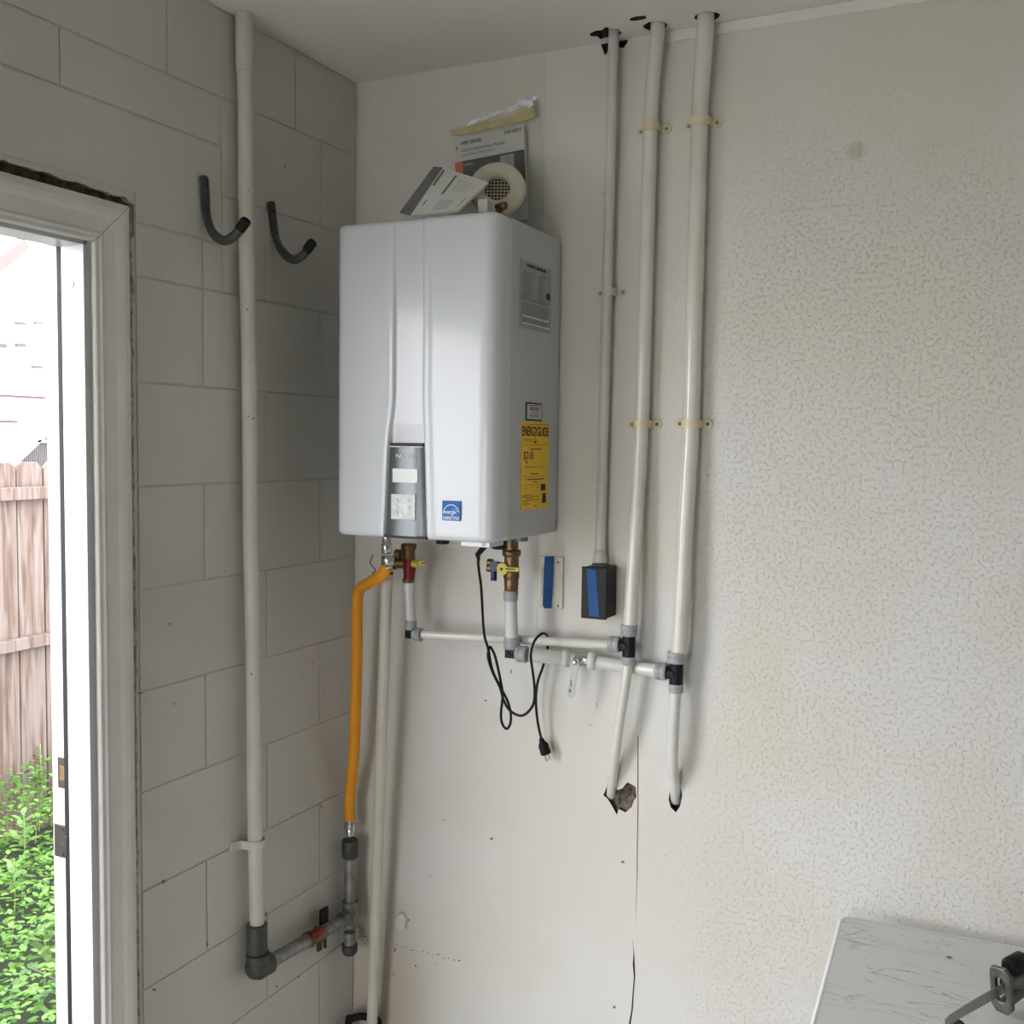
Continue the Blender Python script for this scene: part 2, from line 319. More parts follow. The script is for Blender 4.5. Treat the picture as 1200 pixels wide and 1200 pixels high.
# back wall with broken holes and the crack
def px_poly(pts, o=0.): return [W(x, y, o) for x, y in pts]
hole_a = px_poly([(713, 908), (711, 922), (707, 932), (712, 936), (717, 944), (723, 955), (725, 948), (733, 952), (740, 946), (743, 938), (746, 934), (745, 922), (738, 918), (735, 917), (729, 924), (723, 926), (721, 912), (719, 905)])
hole_b = px_poly([(785, 926), (783.5, 937), (786, 946), (792, 952), (797, 945), (799.5, 932), (796, 916), (789, 918)])
crack = px_poly([(741, 1098), (742.5, 1118), (741.5, 1130), (743, 1145), (741, 1168), (740, 1183), (737, 1200), (739, 1240), (741, 1240), (739.2, 1199), (741.8, 1181), (742.6, 1167), (744.4, 1144), (743.5, 1120)])
seam = px_poly([(747.2, 862), (747.0, 905), (747.2, 940), (746.6, 980), (746.2, 1020), (745.2, 1062), (744.6, 1086), (745.6, 1062), (747.0, 1020), (747.6, 980), (748.2, 940), (748.0, 905), (748.0, 862)])
topgap = px_poly([(703, 41), (704, 52), (709, 65), (714, 57), (722, 55), (731, 56), (735, 50), (736, 41), (722, 40)])
for p in topgap: p.z = min(p.z, ZC-.003)
wb = sheet_with_holes('wall_back', [Vector((-.2, 0, ZF-.1)), Vector((XR, 0, ZF-.1)), Vector((XR, 0, ZC+.02)), Vector((-.2, 0, ZC+.02))], [hole_a, hole_b, crack, seam, topgap], 'plaster', (0, .022, 0), 'structure')
MB().box((-.2, .022, ZF-.1), (XR, .2, ZC+.1)).build('masonry_core', 'cavity_shade', wb)
# broken rubble inside the large hole
hb = MB(); vs = []
for j_ in range(19):
    for i_ in range(15):
        p = W(708+i_*2.9, 903+j_*3.1, 0); e_ = math.hypot((i_-8)/5., (j_-10)/6.)
        p.y = .0205-.010*min(1., e_*.7)-.011*noise.noise(Vector((i_*.55, j_*.55, 2)))-.004*noise.noise(Vector((i_*1.7, j_*1.7, 9))); vs.append(p)
hb.add(vs, [(j_*15+i_, j_*15+i_+1, (j_+1)*15+i_+1, (j_+1)*15+i_) for j_ in range(18) for i_ in range(14)])
hb.build('broken_plaster', 'rubble', wb, kind='stuff')
# ridge of the board joint above the heater, chips and little cracks in the paint
MB().box((.5195, -.0016, 1.98), (.5225, .001, ZC)).box((.5195, -.0010, .9), (.522, .001, 1.32)).build('board_joint', 'plaster', wb)
MB().box((.80, -.006, ZC-.024), (XR, .001, ZC)).build('joint_tape', 'ceil', wb, bevel=.003)
def chips(spec, fn, off, name, parent, m='ink2'):
    b = MB()
    for (x, y, wd, hg) in spec:
        n = 7; r = [(x+math.cos(2*PI*k/n)*wd*random.uniform(.35, .6), y+math.sin(2*PI*k/n)*hg*random.uniform(.35, .6)) for k in range(n)]
        b.add([fn(px, py, off) for px, py in r], [tuple(range(n))])
    b.build(name, m, parent, kind='stuff', fixn=False)
cr = [(422+i*6.1, 1097+i*1.55+random.uniform(-1.5, 1.5), random.uniform(1.5, 5), random.uniform(.6, 1.6)) for i in range(20)]
chips([(718, 113, 2, 4), (709, 240, 1, 4), (706, 227, 1, 4), (472, 1087, 2, 7), (479, 1078, 1.5, 4), (463, 1113, 2.5, 5), (431, 1101, 3, 1.5), (520, 961, 2.5, 1.5),
       (505, 1026, 1.5, 1.5), (576, 983, 4, 3), (599, 787, 2, 6), (569, 821, 4, 2), (699, 826, 1, 7), (452, 1145, 2, 2.5), (477, 1130, 1.5, 1.5), (487, 1132, 2, 3), (510, 1130, 1.5, 1.5),
       (720, 1180, 4, 4), (781, 1003, 1.5, 2), (638, 742, 2, 1), (445, 735, 1, 3), (730, 1010, 5, 3), (692, 850, 2, 2), (850, 213, 1, 1), (437, 1160, 2, 2), (461, 1142, 2, 2)]+cr, W, .0006, 'paint_chips', wb)
MB().prism(px_poly([(463, 1074), (470, 1069), (475, 1078), (474, 1090), (466, 1094), (461, 1085)], .012), (0, .014, 0)).build('plaster_lump', 'plaster', wb, bevel=.004)
# other walls of the garage (behind the camera)
wr = MB().box((XR, YB, ZF), (XR+.2, .2, ZC)).build('wall_right', 'raw', kind='structure')
MB().box((-.2, YB-.2, ZF), (GX0, YB, ZC)).box((GX1, YB-.2, ZF), (XR+.2, YB, ZC)).box((GX0, YB-.2, GZ1), (GX1, YB, ZC)).build('wall_front', 'raw', kind='structure')

# ---- left wall: solid core with the doorway, painted blocks in front
DY0, DY1, DZ = -.744, -1.90, 1.986       # rough opening
wl = struct('wall_left')
JD = .0026
MB().box((-.2, DY0, ZF), (-JD, .2, ZC)).box((-.2, YB, ZF), (-JD, DY1, ZC)).box((-.2, DY1, DZ), (-JD, DY0, ZC)).build('masonry_core', 'mortar', wl)
cuts = []
J = .0016
def block(y0, y1, z0, z1, poly=None):
    y1 = min(y1, -.002); z1 = min(z1, ZC-.002)
    if y1-y0 < .02 or z1-z0 < .02: return
    d = random.uniform(-.0007, .0007); b = MB()
    if poly: pts = [(-JD-.001, y, z) for y, z in poly]
    else: pts = [(-JD-.001, y0+J, z0+J), (-JD-.001, y1-J, z0+J), (-JD-.001, y1-J, z1-J), (-JD-.001, y0+J, z1-J)]
    b.prism(pts, (JD+.001+d, 0, 0)).build('concrete_block', 'block', wl, bevel=.0026, seg=2)
def course(z0, z1, ph, ymin=YB, ymax=0.):
    """ph: y of one head joint; 16 inch spacing"""
    y = ph
    while y < ymax: y += .4064
    e = ymax
    ys = [ymax]+[y-.4064*k for k in range(1, 20)]
    for a, b in zip(ys[1:], ys[:-1]):
        a = max(a, ymin)
        if b-a < .02: continue
        if z0 < DZ-.04 and b > DY1 and a < DY0:      # doorway
            if b > DY0: block(DY0, b, z0, z1)
            if a < DY1: block(a, DY1, z0, z1)
        else: block(a, b, z0, z1)
H = .2032
for k in range(-1, 9):
    course(k*H, (k+1)*H, -.152 if k % 2 == 0 else -.356)
YL = -.50                                # the lintel courses stand half a course lower left of here
course(9*H, 10*H, -.356, YL, 0); course(10*H, 11*H, -.152, YL, 0)
course(9*H, 9.5*H, -.965, YB, YL)
block(0, 0, 0, .5, None)
zz = 9.5*H; zt = 10.5*H
ly0 = -2.15
b = [(YL-J, zz+J), (YL-J, zt-J), (ly0+J, zt-J), (ly0+J, zz+J), (DY1-J, zz+J), (DY1-J, DZ), (DY0+J, DZ), (DY0+J, zz+J)]
MB().prism([(-JD-.001, y, z) for y, z in b], (JD+.001, 0, 0)).build('lintel_block', 'block', wl, bevel=.0026)
course(zz, zt, -3.0, YB, ly0)
course(zt, 11*H, -.915, YB, YL)
course(11*H, 12*H, -.655, YB, 0)
chips([(16, 35, 1.5, 2), (12, 50, 1.2, 1.2), (129, 4, 1.6, 1.6), (92, 38, 3, 1.2), (287, 56, 1.5, 2), (403, 121, 1, 2), (334, 195, 1.5, 4), (367, 776, 2, 2.2), (199, 731, 3, 3), (241, 792, 2, 2),
       (204, 825, 3, 2), (243, 1107, 2.5, 5), (192, 1033, 5, 5), (181, 1160, 5, 3), (377, 945, 1.5, 6), (341, 815, 1.5, 1.5), (391, 881, 1.5, 1.5), (172, 502, 1.5, 1.5), (166, 350, 1.5, 1.5),
       (402, 803, 1, 2), (402, 809, 1, 2), (324, 1156, 2, 4), (350, 1145, 4, 2), (164, 812, 8, 2), (312, 1071, 3, 5)], L, .0013, 'paint_chips', wl)

# ---- door frame
dr = struct('door_1', (0, -1.33, ZF))
YJ, YJ2, HZ = -.869, -1.79, 1.866
# raw gap over the casing with a ragged plaster lip
MB().box((-.03, DY1, 1.93), (-.0175, DY0, DZ)).box((-.03, -.79, ZF), (-.012, DY0, 1.96)).build('raw_gap', 'gap', dr)
rg = MB(); n = 170; low = []; 
for i in range(n+1):
    y = DY0-.0005-(1.06)*i/n; t = i/n
    low.append((y, 1.9705+.006*noise.noise(Vector((i*.17, 0, 3)))+random.uniform(-.0016, .0016)+.010*max(0, math.sin(t*2.2)) - (.008 if i < 3 else 0)))
for i in range(n):
    a, b2 = low[i], low[i+1]
    rg.add([(-.002, a[0], a[1]), (-.002, b2[0], b2[1]), (-.002, b2[0], 1.99), (-.002, a[0], 1.99), (-.018, a[0], a[1]+.002), (-.018, b2[0], b2[1]+.002)], [(0, 1, 2, 3), (0, 4, 5, 1)])
rg.build('plaster_edge', 'block', dr, fixn=False)
# caulk bead down the side
cb = MB(); pts = [(-.001, -.7560+.0050*noise.noise(Vector((0, i*.6, 0))), ZF+i*(1.955-ZF)/70) for i in range(71)]
cb.tube(pts, [.0028+.0062*abs(noise.noise(Vector((i*.9, 5, 0)))) for i in range(71)], 8); cb.build('caulk_bead', 'caulk', dr)
# casings: moulded profile, mitred
prof = [(0, .006), (.004, .010), (.012, .010), (.016, .0135), (.022, .011), (.050, .014), (.060, .0175), (.070, .019), (.080, .018), (.086, .016), (.086, 0), (0, 0)]
prof = [(u*.92, h) for u, h in prof]
def casing(p0, p1, inward, m0, m1):
    b = MB(); p0, p1 = Vector(p0), Vector(p1); t = (p1-p0).normalized(); out = -Vector(inward)
    r0 = [p0+out*u+Vector((h, 0, 0))-t*u*m0 for u, h in prof]; r1 = [p1+out*u+Vector((h, 0, 0))+t*u*m1 for u, h in prof]; n = len(prof)
    b.add(r0+r1, [(i, (i+1) % n, n+(i+1) % n, n+i) for i in range(n)]+[tuple(range(n)), tuple(range(n, 2*n))])
    b.build('casing', 'trim', dr, bevel=.0015, seg=2)
CZ = 1.873
casing((0, -.853, ZF), (0, -.853, CZ), (0, -1, 0), 0, 1.)
casing((0, -1.81, ZF), (0, -1.81, CZ), (0, 1, 0), 0, 1.)
casing((0, -.8535, CZ+.0005), (0, -1.8095, CZ+.0005), (0, 0, -1), 1., 1.)
# jambs with stop and rabbet
MB().box((-.115, DY0-.002, ZF), (0, -.857, 1.90)).box((-.058, -.857, ZF), (0, YJ, 1.90)).build('jamb', 'jamb', dr, bevel=.0012)
MB().box((-.115, DY1+.002, ZF), (0, -1.802, 1.90)).box((-.062, -1.802, ZF), (0, YJ2, 1.90)).build('jamb', 'jamb', dr, bevel=.0012)
MB().box((-.115, -1.80, 1.878), (0, -.860, 1.93)).box((-.062, -1.80, HZ), (0, -.860, 1.88)).build('head_jamb', 'jamb', dr, bevel=.0012)
MB().box((-.0710, -.8575, ZF), (-.0585, -.8682, HZ+.006)).box((-.071, -1.80, HZ+.001), (-.0625, -.8595, HZ+.0118)).build('weatherstrip', 'rubber', dr, bevel=.0015)
MB().box((-.20, DY1, ZF-.02), (-.002, DY0, ZF+.02)).build('threshold', 'steel', dr, bevel=.004)
def strike(z, h, x0, x1, hole):
    y = -.8572
    sp = MB().prism([(x0, y, z-h), (x1, y, z-h), (x1, y, z+h), (x0, y, z+h)], (0, -.0022, 0)).build('strike_plate', 'bronze', dr, bevel=.002)
    MB().box((hole[0], y-.0030, z-hole[2]), (hole[1], y-.0018, z+hole[2])).build('latch_hole', 'ink' if hole[3] else 'brass', sp, bevel=.0008)
    for s_ in (-1, 1): MB().lathe(((x0+x1)/2+.003, y-.0018, z+s_*h*.78), (0, -1, 0), [(0, .0036), (.0015, .003)], 10).build('screw', 'bronze', sp)
    if hole[3]: MB().box((x1-.0005, y-.012, z-h*.55), (x1+.006, y, z+h*.55)).build('strike_lip', 'bronze', sp, bevel=.001)
strike(W(71, 905, .857).z, .030, -.098, -.0705, (-.092, -.077, .014, False))
strike(W(71, 985, .857).z, .032, -.110, -.0705, (-.090, -.077, .010, True))
MB().lathe((-.030, YJ+.0005, W(78, 334, .869).z), (0, -1, 0), [(0, .006), (.0012, .006), (.002, .004)], 14).build('screw_cap', 'trim', dr)

# ================================================================== OUTSIDE
GZ = -.33
MB().box((-14, -4.99, GZ-.1), (-.2, 14, GZ)).build('ground', 'soil', kind='structure')
MB().box((-14, -30, ZF-.12), (20, YB-.2, ZF-.02)).build('driveway', 'drive', kind='structure')
fx = -2.55
fn = thing('wooden_fence', 'weathered cedar picket fence with two rails seen through the doorway', 'fence', (fx, 1.5, GZ))
pw = .145
P0 = L(51, 600, fx).y
ftop = L(27, 541, fx).z
for k in range(-16, 22):
    y0 = P0+k*(pw)+.003; y1 = y0+pw-.006; h = ftop+random.uniform(-.008, .008); dx = random.uniform(-.003, .003); c = .03
    MB().prism([(fx+dx, y0, GZ), (fx+dx, y1, GZ), (fx+dx, y1, h-c), (fx+dx, y1-c, h), (fx+dx, y0+c, h), (fx+dx, y0, h-c)], (-.018, 0, 0)).build('picket', 'cedar', fn, bevel=.002, seg=1)
for (a, b2) in ((571, 586), (748, 762)):
    z1 = L(27, a, fx+.04).z; z0 = L(27, b2, fx+.04).z
    MB().box((fx+.004, P0-2.3, z0), (fx+.042, P0+3.1, z1)).build('rail', 'cedar', fn, bevel=.003)
for k in (-9, 8): MB().box((fx-.11, P0+k*pw, GZ), (fx-.02, P0+k*pw+.09, ftop-.05)).build('post', 'cedar', fn, bevel=.003)
# neighbouring house
hx_ = -8.
hs = thing('house', 'white house with thin dark bands beyond the wooden fence', 'house', (hx_, 6, GZ))
MB().box((hx_-4, -2, GZ), (hx_, 12, 6.5)).build('wall', 'house', hs)
for (xa, ya, xb, yb, t) in ((0, 462, 50, 461, 3.2), (0, 493, 17, 493, 3.4)):
    a = L(xa-30, ya, hx_); b2 = L(xb, yb, hx_); MB().box((hx_, a.y, a.z-.010*t/3.2), (hx_+.05, b2.y, a.z+.012*t/3.2)).build('band', 'hband', hs)
for (xa, xb, ya, yb) in ((17, 28, 377, 381), (39, 47, 377, 380), (-6, 6, 402, 408), (17, 28, 402, 407), (36, 48, 428, 432)):
    a = L(xa, ya, hx_); b2 = L(xb, yb, hx_); MB().box((hx_, a.y, b2.z), (hx_+.04, b2.y, a.z)).build('vent_slot', 'hgrey', hs)
a = L(-30, 334, hx_+.2); b2 = L(27, 285, hx_+.2)
MB().obox((a+b2)/2, (b2-a)/2, (.06, 0, 0), (0, -.02, .055)).build('roof_fascia', mat('fascia', (.15, .085, .08), .7), hs)
# stair rail beyond the fence
st = thing('stair_railing', 'grey slatted railing rising to the right just above the fence top', 'railing', L(45, 545, -6.5))
tp0 = L(14, 545, -6.5); tp1 = L(75, 488, -6.5)
for k in range(27):
    t = k/26; p = tp0.lerp(tp1, t); MB().box((p.x-.012, p.y-.009, GZ), (p.x+.012, p.y+.009, p.z)).build('baluster', 'hgrey', st)
MB().obox((tp0+tp1)/2, (tp1-tp0)/2, (.03, 0, 0), (0, -.008, .012)).build('handrail', 'house', st)
a = L(22, 517, -6.5); MB().box((-6.53, tp0.y, a.z-.012), (-6.47, tp1.y, a.z+.012)).build('middle_rail', 'house', st)
# weeds
def leaf(b, c, d, up, ln, wd):
    d = d.normalized(); s_ = d.cross(up).normalized()*wd/2; n_ = s_.cross(d).normalized()
    b.add([c, c+d*ln*.35+s_-n_*0, c+d*ln*.75+s_*.8-n_*ln*.06, c+d*ln-n_*ln*.18, c+d*ln*.75-s_*.8-n_*ln*.06, c+d*ln*.35-s_, c+d*ln*.5-n_*wd*.12],
          [(0, 1, 6), (1, 2, 6), (2, 3, 6), (3, 4, 6), (4, 5, 6), (5, 0, 6)], True)
wd_ = MB(); rnd = random.Random(3)
for i in range(34000):
    x = rnd.uniform(-2.5, -.25); y = rnd.uniform(-2.2, 3.1)
    hgt = .10+.17*(noise.noise(Vector((x*1.6, y*1.6, 0)))*.5+.5)+.10*(noise.noise(Vector((x*6, y*6, 4)))*.5+.5)+(.14*max(0, (-1.9-x)/.6))
    z = GZ+hgt*rnd.uniform(.55, 1.)**.5
    a = rnd.uniform(0, 2*PI); e = rnd.uniform(-.3, .7); ln = rnd.uniform(.016, .038)
    leaf(wd_, Vector((x, y, z)), Vector((math.cos(a), math.sin(a), e)), Z, ln, ln*rnd.uniform(.5, .75))
wo = wd_.build('ground_weeds', 'weed', kind='stuff', fixn=False); wo['label'] = 'bright green low weeds covering the ground outside the doorway'; wo['category'] = 'weeds'
def plant(px, py, zb, label, nl, ln, ht, pxr=.05):
    c = Zp(px, py, zb); c.z = GZ; hh = zb-GZ+ht; t = thing('leafy_weed', label, 'plant', c)
    MB().tube([c, c+Vector((.01, .01, hh*.5)), c+Vector((0, .015, hh))], .003, 6).build('stem', 'twig', t)
    for i in range(nl):
        k = i/nl; a = i*2.4; z = hh*(.55+.45*k); b = MB(); l_ = ln*(1-.45*k)
        leaf(b, c+Vector((0, .01, z)), Vector((math.cos(a), math.sin(a), .35+.5*k)), Z, l_, l_*.5); b.build('leaf', 'bigleaf', t, fixn=False)
plant(24, 968, -.03, 'broad-leaved pale green weed in the middle of the weed patch', 16, .075, .06)
plant(40, 905, .0, 'leafy weed just under the fence beside the door frame', 14, .07, .03)
plant(12, 1020, -.06, 'broad-leaved weed at the left edge of the picture', 14, .07, .04)
plant(48, 1098, -.10, 'round-leaved weed low against the door frame', 12, .075, .03)
plant(14, 880, .02, 'tall thin weed climbing in front of the left fence picket', 12, .045, .17)
plant(44, 888, .02, 'short upright weed in front of the right fence picket', 10, .045, .06)
stk = MB(); stk.tube([Zp(34, 1134, -.1), Zp(50, 1141, -.1), Zp(66, 1148, -.1)], .003, 6)
so = stk.build('dry_twig', 'hook'); so['label'] = 'pale dry twig lying across the green weeds'; so['category'] = 'twig'

# ================================================================== WATER HEATER
HX0, HX1, HY, HB, HT = .1731, .5732, -.3384, 1.3076, 1.9872
wh = thing('water_heater', 'white enamelled tankless water heater hung on the wall near the corner', 'water heater', ((HX0+HX1)/2, -.17, HB))
CY = -.268; R_ = .030; r2 = .012
def bl(z): 
    k = min(1, max(0, (1.62-z)/(1.62-1.50))); k = k*k*(3-2*k); q = min(1, max(0, (1.512-z)/.2)); return .3295-.0125*k-.010*q
def br(z):
    k = min(1, max(0, (1.62-z)/(1.62-1.50))); k = k*k*(3-2*k); q = min(1, max(0, (1.512-z)/.2)); return .4015+.004*k+.0075*q
def sst(t): t = min(1, max(0, t)); return t*t*(3-2*t)
def bandd(x, z):
    e = .0055; a = sst((x-bl(z)+e/2)/e)*sst((br(z)+e/2-x)/e)
    up = .0035+.0035*sst((1.98-z)/.30)+.0045*sst((1.56-z)/.045)
    # gentle swelling either side of the band, rounding into the groove
    g = .0022*math.exp(-((x-bl(z)+.010)/.010)**2)+.0022*math.exp(-((x-br(z)-.010)/.010)**2)
    crown = .0008*math.cos((x-(HX0+HX1)/2)/(HX1-HX0)*PI)
    return a*up-g*.6-crown
xs = [HX0+R_+(.29-HX0-R_)*i/12 for i in range(12)]+[.29+.15*i/90 for i in range(90)]+[.44+(HX1-R_-.44)*i/12 for i in range(13)]
prof2 = [(HX0, CY, -1, 0)]+[(HX0+R_-R_*math.cos(a), HY+R_-R_*math.sin(a), -math.cos(a), -math.sin(a)) for a in [PI/2*i/8 for i in range(9)]]
prof2 += [(x, HY, 0, -1) for x in xs[1:-1]]
prof2 += [(HX1-R_+R_*math.sin(a), HY+R_-R_*math.cos(a), math.sin(a), -math.cos(a)) for a in [PI/2*i/8 for i in range(9)]]+[(HX1, CY, 1, 0)]
zr = [HB+r2*(1-math.cos(PI/2*i/5)) for i in range(5)]+[HB+r2+(HT-HB-2*r2)*i/110 for i in range(111)]+[HT-r2*(1-math.cos(PI/2*i/5)) for i in range(4, -1, -1)]
cv = MB(); vs = []; nP = len(prof2)
for z in zr:
    dz = min(z-HB, HT-z); ins = r2-math.sqrt(max(0, r2*r2-(r2-dz)**2)) if dz < r2 else 0
    for (x, y, nx, ny) in prof2:
        d = bandd(x, z) if (ny == -1 and nx == 0) else (-.0008*math.cos((x-(HX0+HX1)/2)/(HX1-HX0)*PI) if ny < -.2 else 0)
        vs.append((x-nx*ins, y-ny*ins+d, z))
cv.add(vs, [(i*nP+j, i*nP+j+1, (i+1)*nP+j+1, (i+1)*nP+j) for i in range(len(zr)-1) for j in range(nP-1)], True)
cv.add(vs[:nP], [tuple(range(nP))[::-1]]); cv.add(vs[-nP:], [tuple(range(nP))])
cv.build('front_cover', 'enamel', wh)
MB().box((HX0+.0015, CY+.0012, HB+.001), (HX1-.0015, -.012, HT-.001)).build('rear_case', 'case', wh, bevel=.004, seg=3)
MB().box((HX0+.004, -.012, HB+.03), (HX1-.004, -.002, HT-.03)).build('mounting_plate', 'case', wh)
# control panel
pz0, pz1 = 1.3135, 1.5055
pb = MB(); nx_, nz_ = 16, 12; vs = []
for i in range(nz_+1):
    z = pz0+(pz1-pz0)*i/nz_; a, c = bl(z)+.0022, br(z)-.0022
    for j in range(nx_+1):
        u = j/nx_; x = a+(c-a)*u; e = abs(2*u-1); vs.append((x, HY+.0005+.0065*e**4+.0012*e*e-.0032, z))
pb.add(vs, [(i*(nx_+1)+j, i*(nx_+1)+j+1, (i+1)*(nx_+1)+j+1, (i+1)*(nx_+1)+j) for i in range(nz_) for j in range(nx_)], True)
cp = pb.build('control_panel', 'panel', wh, fixn=False)
MB().box((bl(1.511)+.003, HY+.0005, 1.5062), (br(1.511)-.003, HY+.012, 1.5135)).build('panel_gap_shade', 'ink', cp)  # solid black strip standing in for the shade in the gap
MB().box((bl(1.506)+.003, HY-.0025, 1.5045), (br(1.506)-.003, HY+.004, 1.5063)).build('panel_edge', 'white', cp)
MB().box((bl(1.32), HY-.0015, HB+.0005), (br(1.32), HY+.012, pz0+.0012)).build('bottom_edge', 'ink', cp)
YP = HY-.0030
MB().box((.3295, YP-.0012, 1.4285), (.3925, YP+.004, 1.4585)).build('display', 'display', cp, bevel=.0006)
kp = MB().box((.3265, YP-.0016, 1.3490), (.3870, YP+.004, 1.4035)).build('keypad', 'film', cp, bevel=.0008)
for i in range(2):
    for j in range(3): MB().lathe((.340+i*.030, YP-.0014, 1.362+j*.014), (0, -1, 0), [(0, .005), (.0014, .0045)], 14).build('button', 'film', kp)
text('NAVIEN', .0120, (.3585, YP, 1.4855), X, Z, 'white', cp, 'logo', sx=.95, bold=.0002, lift=.0014)
# energy star sticker
ex0, ex1, ez0, ez1 = .4535, .4970, 1.3520, 1.3935; yS = HY-.0036
es = MB().box((ex0, yS-.0006, ez0), (ex1, yS+.002, ez1)).build('energy_sticker', 'blue', wh, label='square blue sticker with white writing')
yb_ = yS-.0008; cx_ = (ex0+ex1)/2
ab = MB(); cz_ = 1.3655; ro, ri = .0195, .0182
ab.add([(cx_+r_*math.cos(a), yb_, cz_+r_*math.sin(a)*1.05) for a in [.18+(PI-.36)*i/24 for i in range(25)] for r_ in (ro, ri)], [(2*i, 2*i+1, 2*i+3, 2*i+2) for i in range(24)])
ab.box((ex0+.001, yb_, 1.3600), (ex1-.001, yb_+.0001, 1.3607)).build('white_arc', 'white', es, fixn=False)
sv = [(cx_+.0095+.0075*(1 if i % 2 == 0 else .42)*math.sin(2*PI*i/10+.2), yb_, 1.3720+.0075*(1 if i % 2 == 0 else .42)*math.cos(2*PI*i/10+.2)) for i in range(10)]
sb = MB()
for i in range(10): sb.prism([Vector(sv[i]), Vector(sv[(i+1) % 10]), Vector(sv[(i+1) % 10])*.86+Vector((cx_+.0095, yb_, 1.3720))*.14, Vector(sv[i])*.86+Vector((cx_+.0095, yb_, 1.3720))*.14], (0, -.0001, 0))
sb.build('star_outline', 'white', es)
text('energy', .0130, (cx_-.0055, yb_+.0003, 1.3700), X, Z, 'white', es, sx=.85, shear=.5, lift=.0005)
text('ENERGY STAR', .0066, (cx_, yb_+.0003, 1.3563), X, Z, 'white', es, sx=.92, bold=.0001, lift=.0005)
# labels on the right side (plane x = HX1, reading towards the wall)
XS = HX1
def side(name, y0, y1, z0, z1, m, t=.0006, bev=0, parent=wh, label=None, lift=0):
    return MB().box((XS-.002, y0, z0), (XS+t+lift, y1, z1)).build(name, m, parent, bevel=bev, label=label)
def bars(parent, rows, m='ink', x=XS+.0009, name='printed_lines'):
    b = MB()
    for (y0, y1, z, h) in rows: b.add([(x, y0, z-h/2), (x, y1, z-h/2), (x, y1, z+h/2), (x, y0, z+h/2)], [(0, 1, 2, 3)])
    return b.build(name, m, parent, fixn=False)
rl = side('rating_label', -.226, -.064, 1.765, 1.908, 'label', label='grey rating label with fine print')
text('WARNING  IMPORTANT', .0085, (XS+.0006, -.145, 1.899), Y, Z, 'ink', rl, bold=.0003, sx=1.1)
rows = [(-.218, -.07, 1.888, .005)]
rows = []; z = 1.884
for i in range(30):
    if i == 17: z -= .004
    if i < 15:
        rows += [(-.218+random.uniform(0, .004), -.150-random.uniform(0, .03), z, .0013), (-.138, -.095-random.uniform(0, .015), z, .0013)]
    else: rows += [(-.220, -.072-random.uniform(0, .02), z, .0014)]
    z -= .0037
bars(rl, rows, 'ink2')
bars(rl, [(-.092, -.070, 1.846, .014)], 'ink', name='barcode_patch')
bars(rl, [(-.214, -.078, 1.790, .0045), (-.214, -.070, 1.774, .004)], 'white', name='white_stripes')
bs_ = side('barcode_sticker', -.188, -.104, 1.566, 1.606, 'ink', .0005, .004, label='small white barcode sticker with a black rounded border')
MB().box((XS, -.1835, 1.5695), (XS+.0008, -.1085, 1.6025)).build('sticker_face', 'paper', bs_, bevel=.003)
bb = []
y = -.172
while y < -.124:
    w_ = random.uniform(.001, .0035); bb += [(y, y+w_, 1.592, .008), (y, y+w_*.8, 1.577, .007)]; y += w_+random.uniform(.001, .002)
bars(bs_, bb+[(-.178, -.118, 1.599, .0016), (-.160, -.125, 1.5845, .0014)], 'ink', XS+.0011)
eg = side('energy_label', -.208, -.066, 1.3705, 1.5630, 'yellow', .0006, label='tall yellow energy rating label with black print')
text('ENERGYGUIDE', .0290, (XS+.0006, -.1375, 1.5415), Y, Z, 'ink', eg, sx=.735, bold=.0006)
text('$218', .0250, (XS+.0006, -.175, 1.4885), Y, Z, 'darkred', eg, sx=1.0, bold=.0001)
bars(eg, [(-.200, -.070, 1.5580, .0012), (-.202, -.15, 1.5245, .0012), (-.2, -.142, 1.5205, .0008), (-.085, -.070, 1.5165, .0012), (-.165, -.105, 1.5035, .0022), (-.19, -.075, 1.4635, .0008), (-.19, -.165, 1.4640, .0014),
          (-.165, -.120, 1.4485, .0018), (-.182, -.088, 1.4365, .0022), (-.145, -.125, 1.4305, .002), (-.20, -.075, 1.5125, .0006), (-.20, -.075, 1.4430, .0006), (-.20, -.075, 1.4245, .0006),
          (-.193, -.18, 1.4180, .0012), (-.155, -.148, 1.4180, .0012), (-.13, -.118, 1.4180, .0014), (-.202, -.155, 1.4020, .0012), (-.202, -.115, 1.3985, .0012), (-.185, -.145, 1.3945, .0012), (-.202, -.115, 1.3905, .0012), (-.202, -.175, 1.3865, .0010), (-.202, -.165, 1.3825, .001), (-.145, -.122, 1.3760, .0012)])
bars(eg, [(-.106, -.080, 1.4170, .0145), (-.098, -.077, 1.3925, .0215)], 'ink', name='black_patch')
ar = MB(); x_ = XS+.0009
ar.add([(x_, -.1395, 1.540), (x_, -.1375, 1.540), (x_, -.1375, 1.520), (x_, -.1395, 1.520), (x_, -.146, 1.5215), (x_, -.131, 1.5215), (x_, -.1385, 1.5135)], [(0, 1, 2, 3), (4, 5, 6)])
ar.add([(x_, -.190, 1.4770), (x_, -.178, 1.4770), (x_, -.184, 1.4700)], [(0, 1, 2)]); ar.build('arrow', 'darkred', eg, fixn=False)
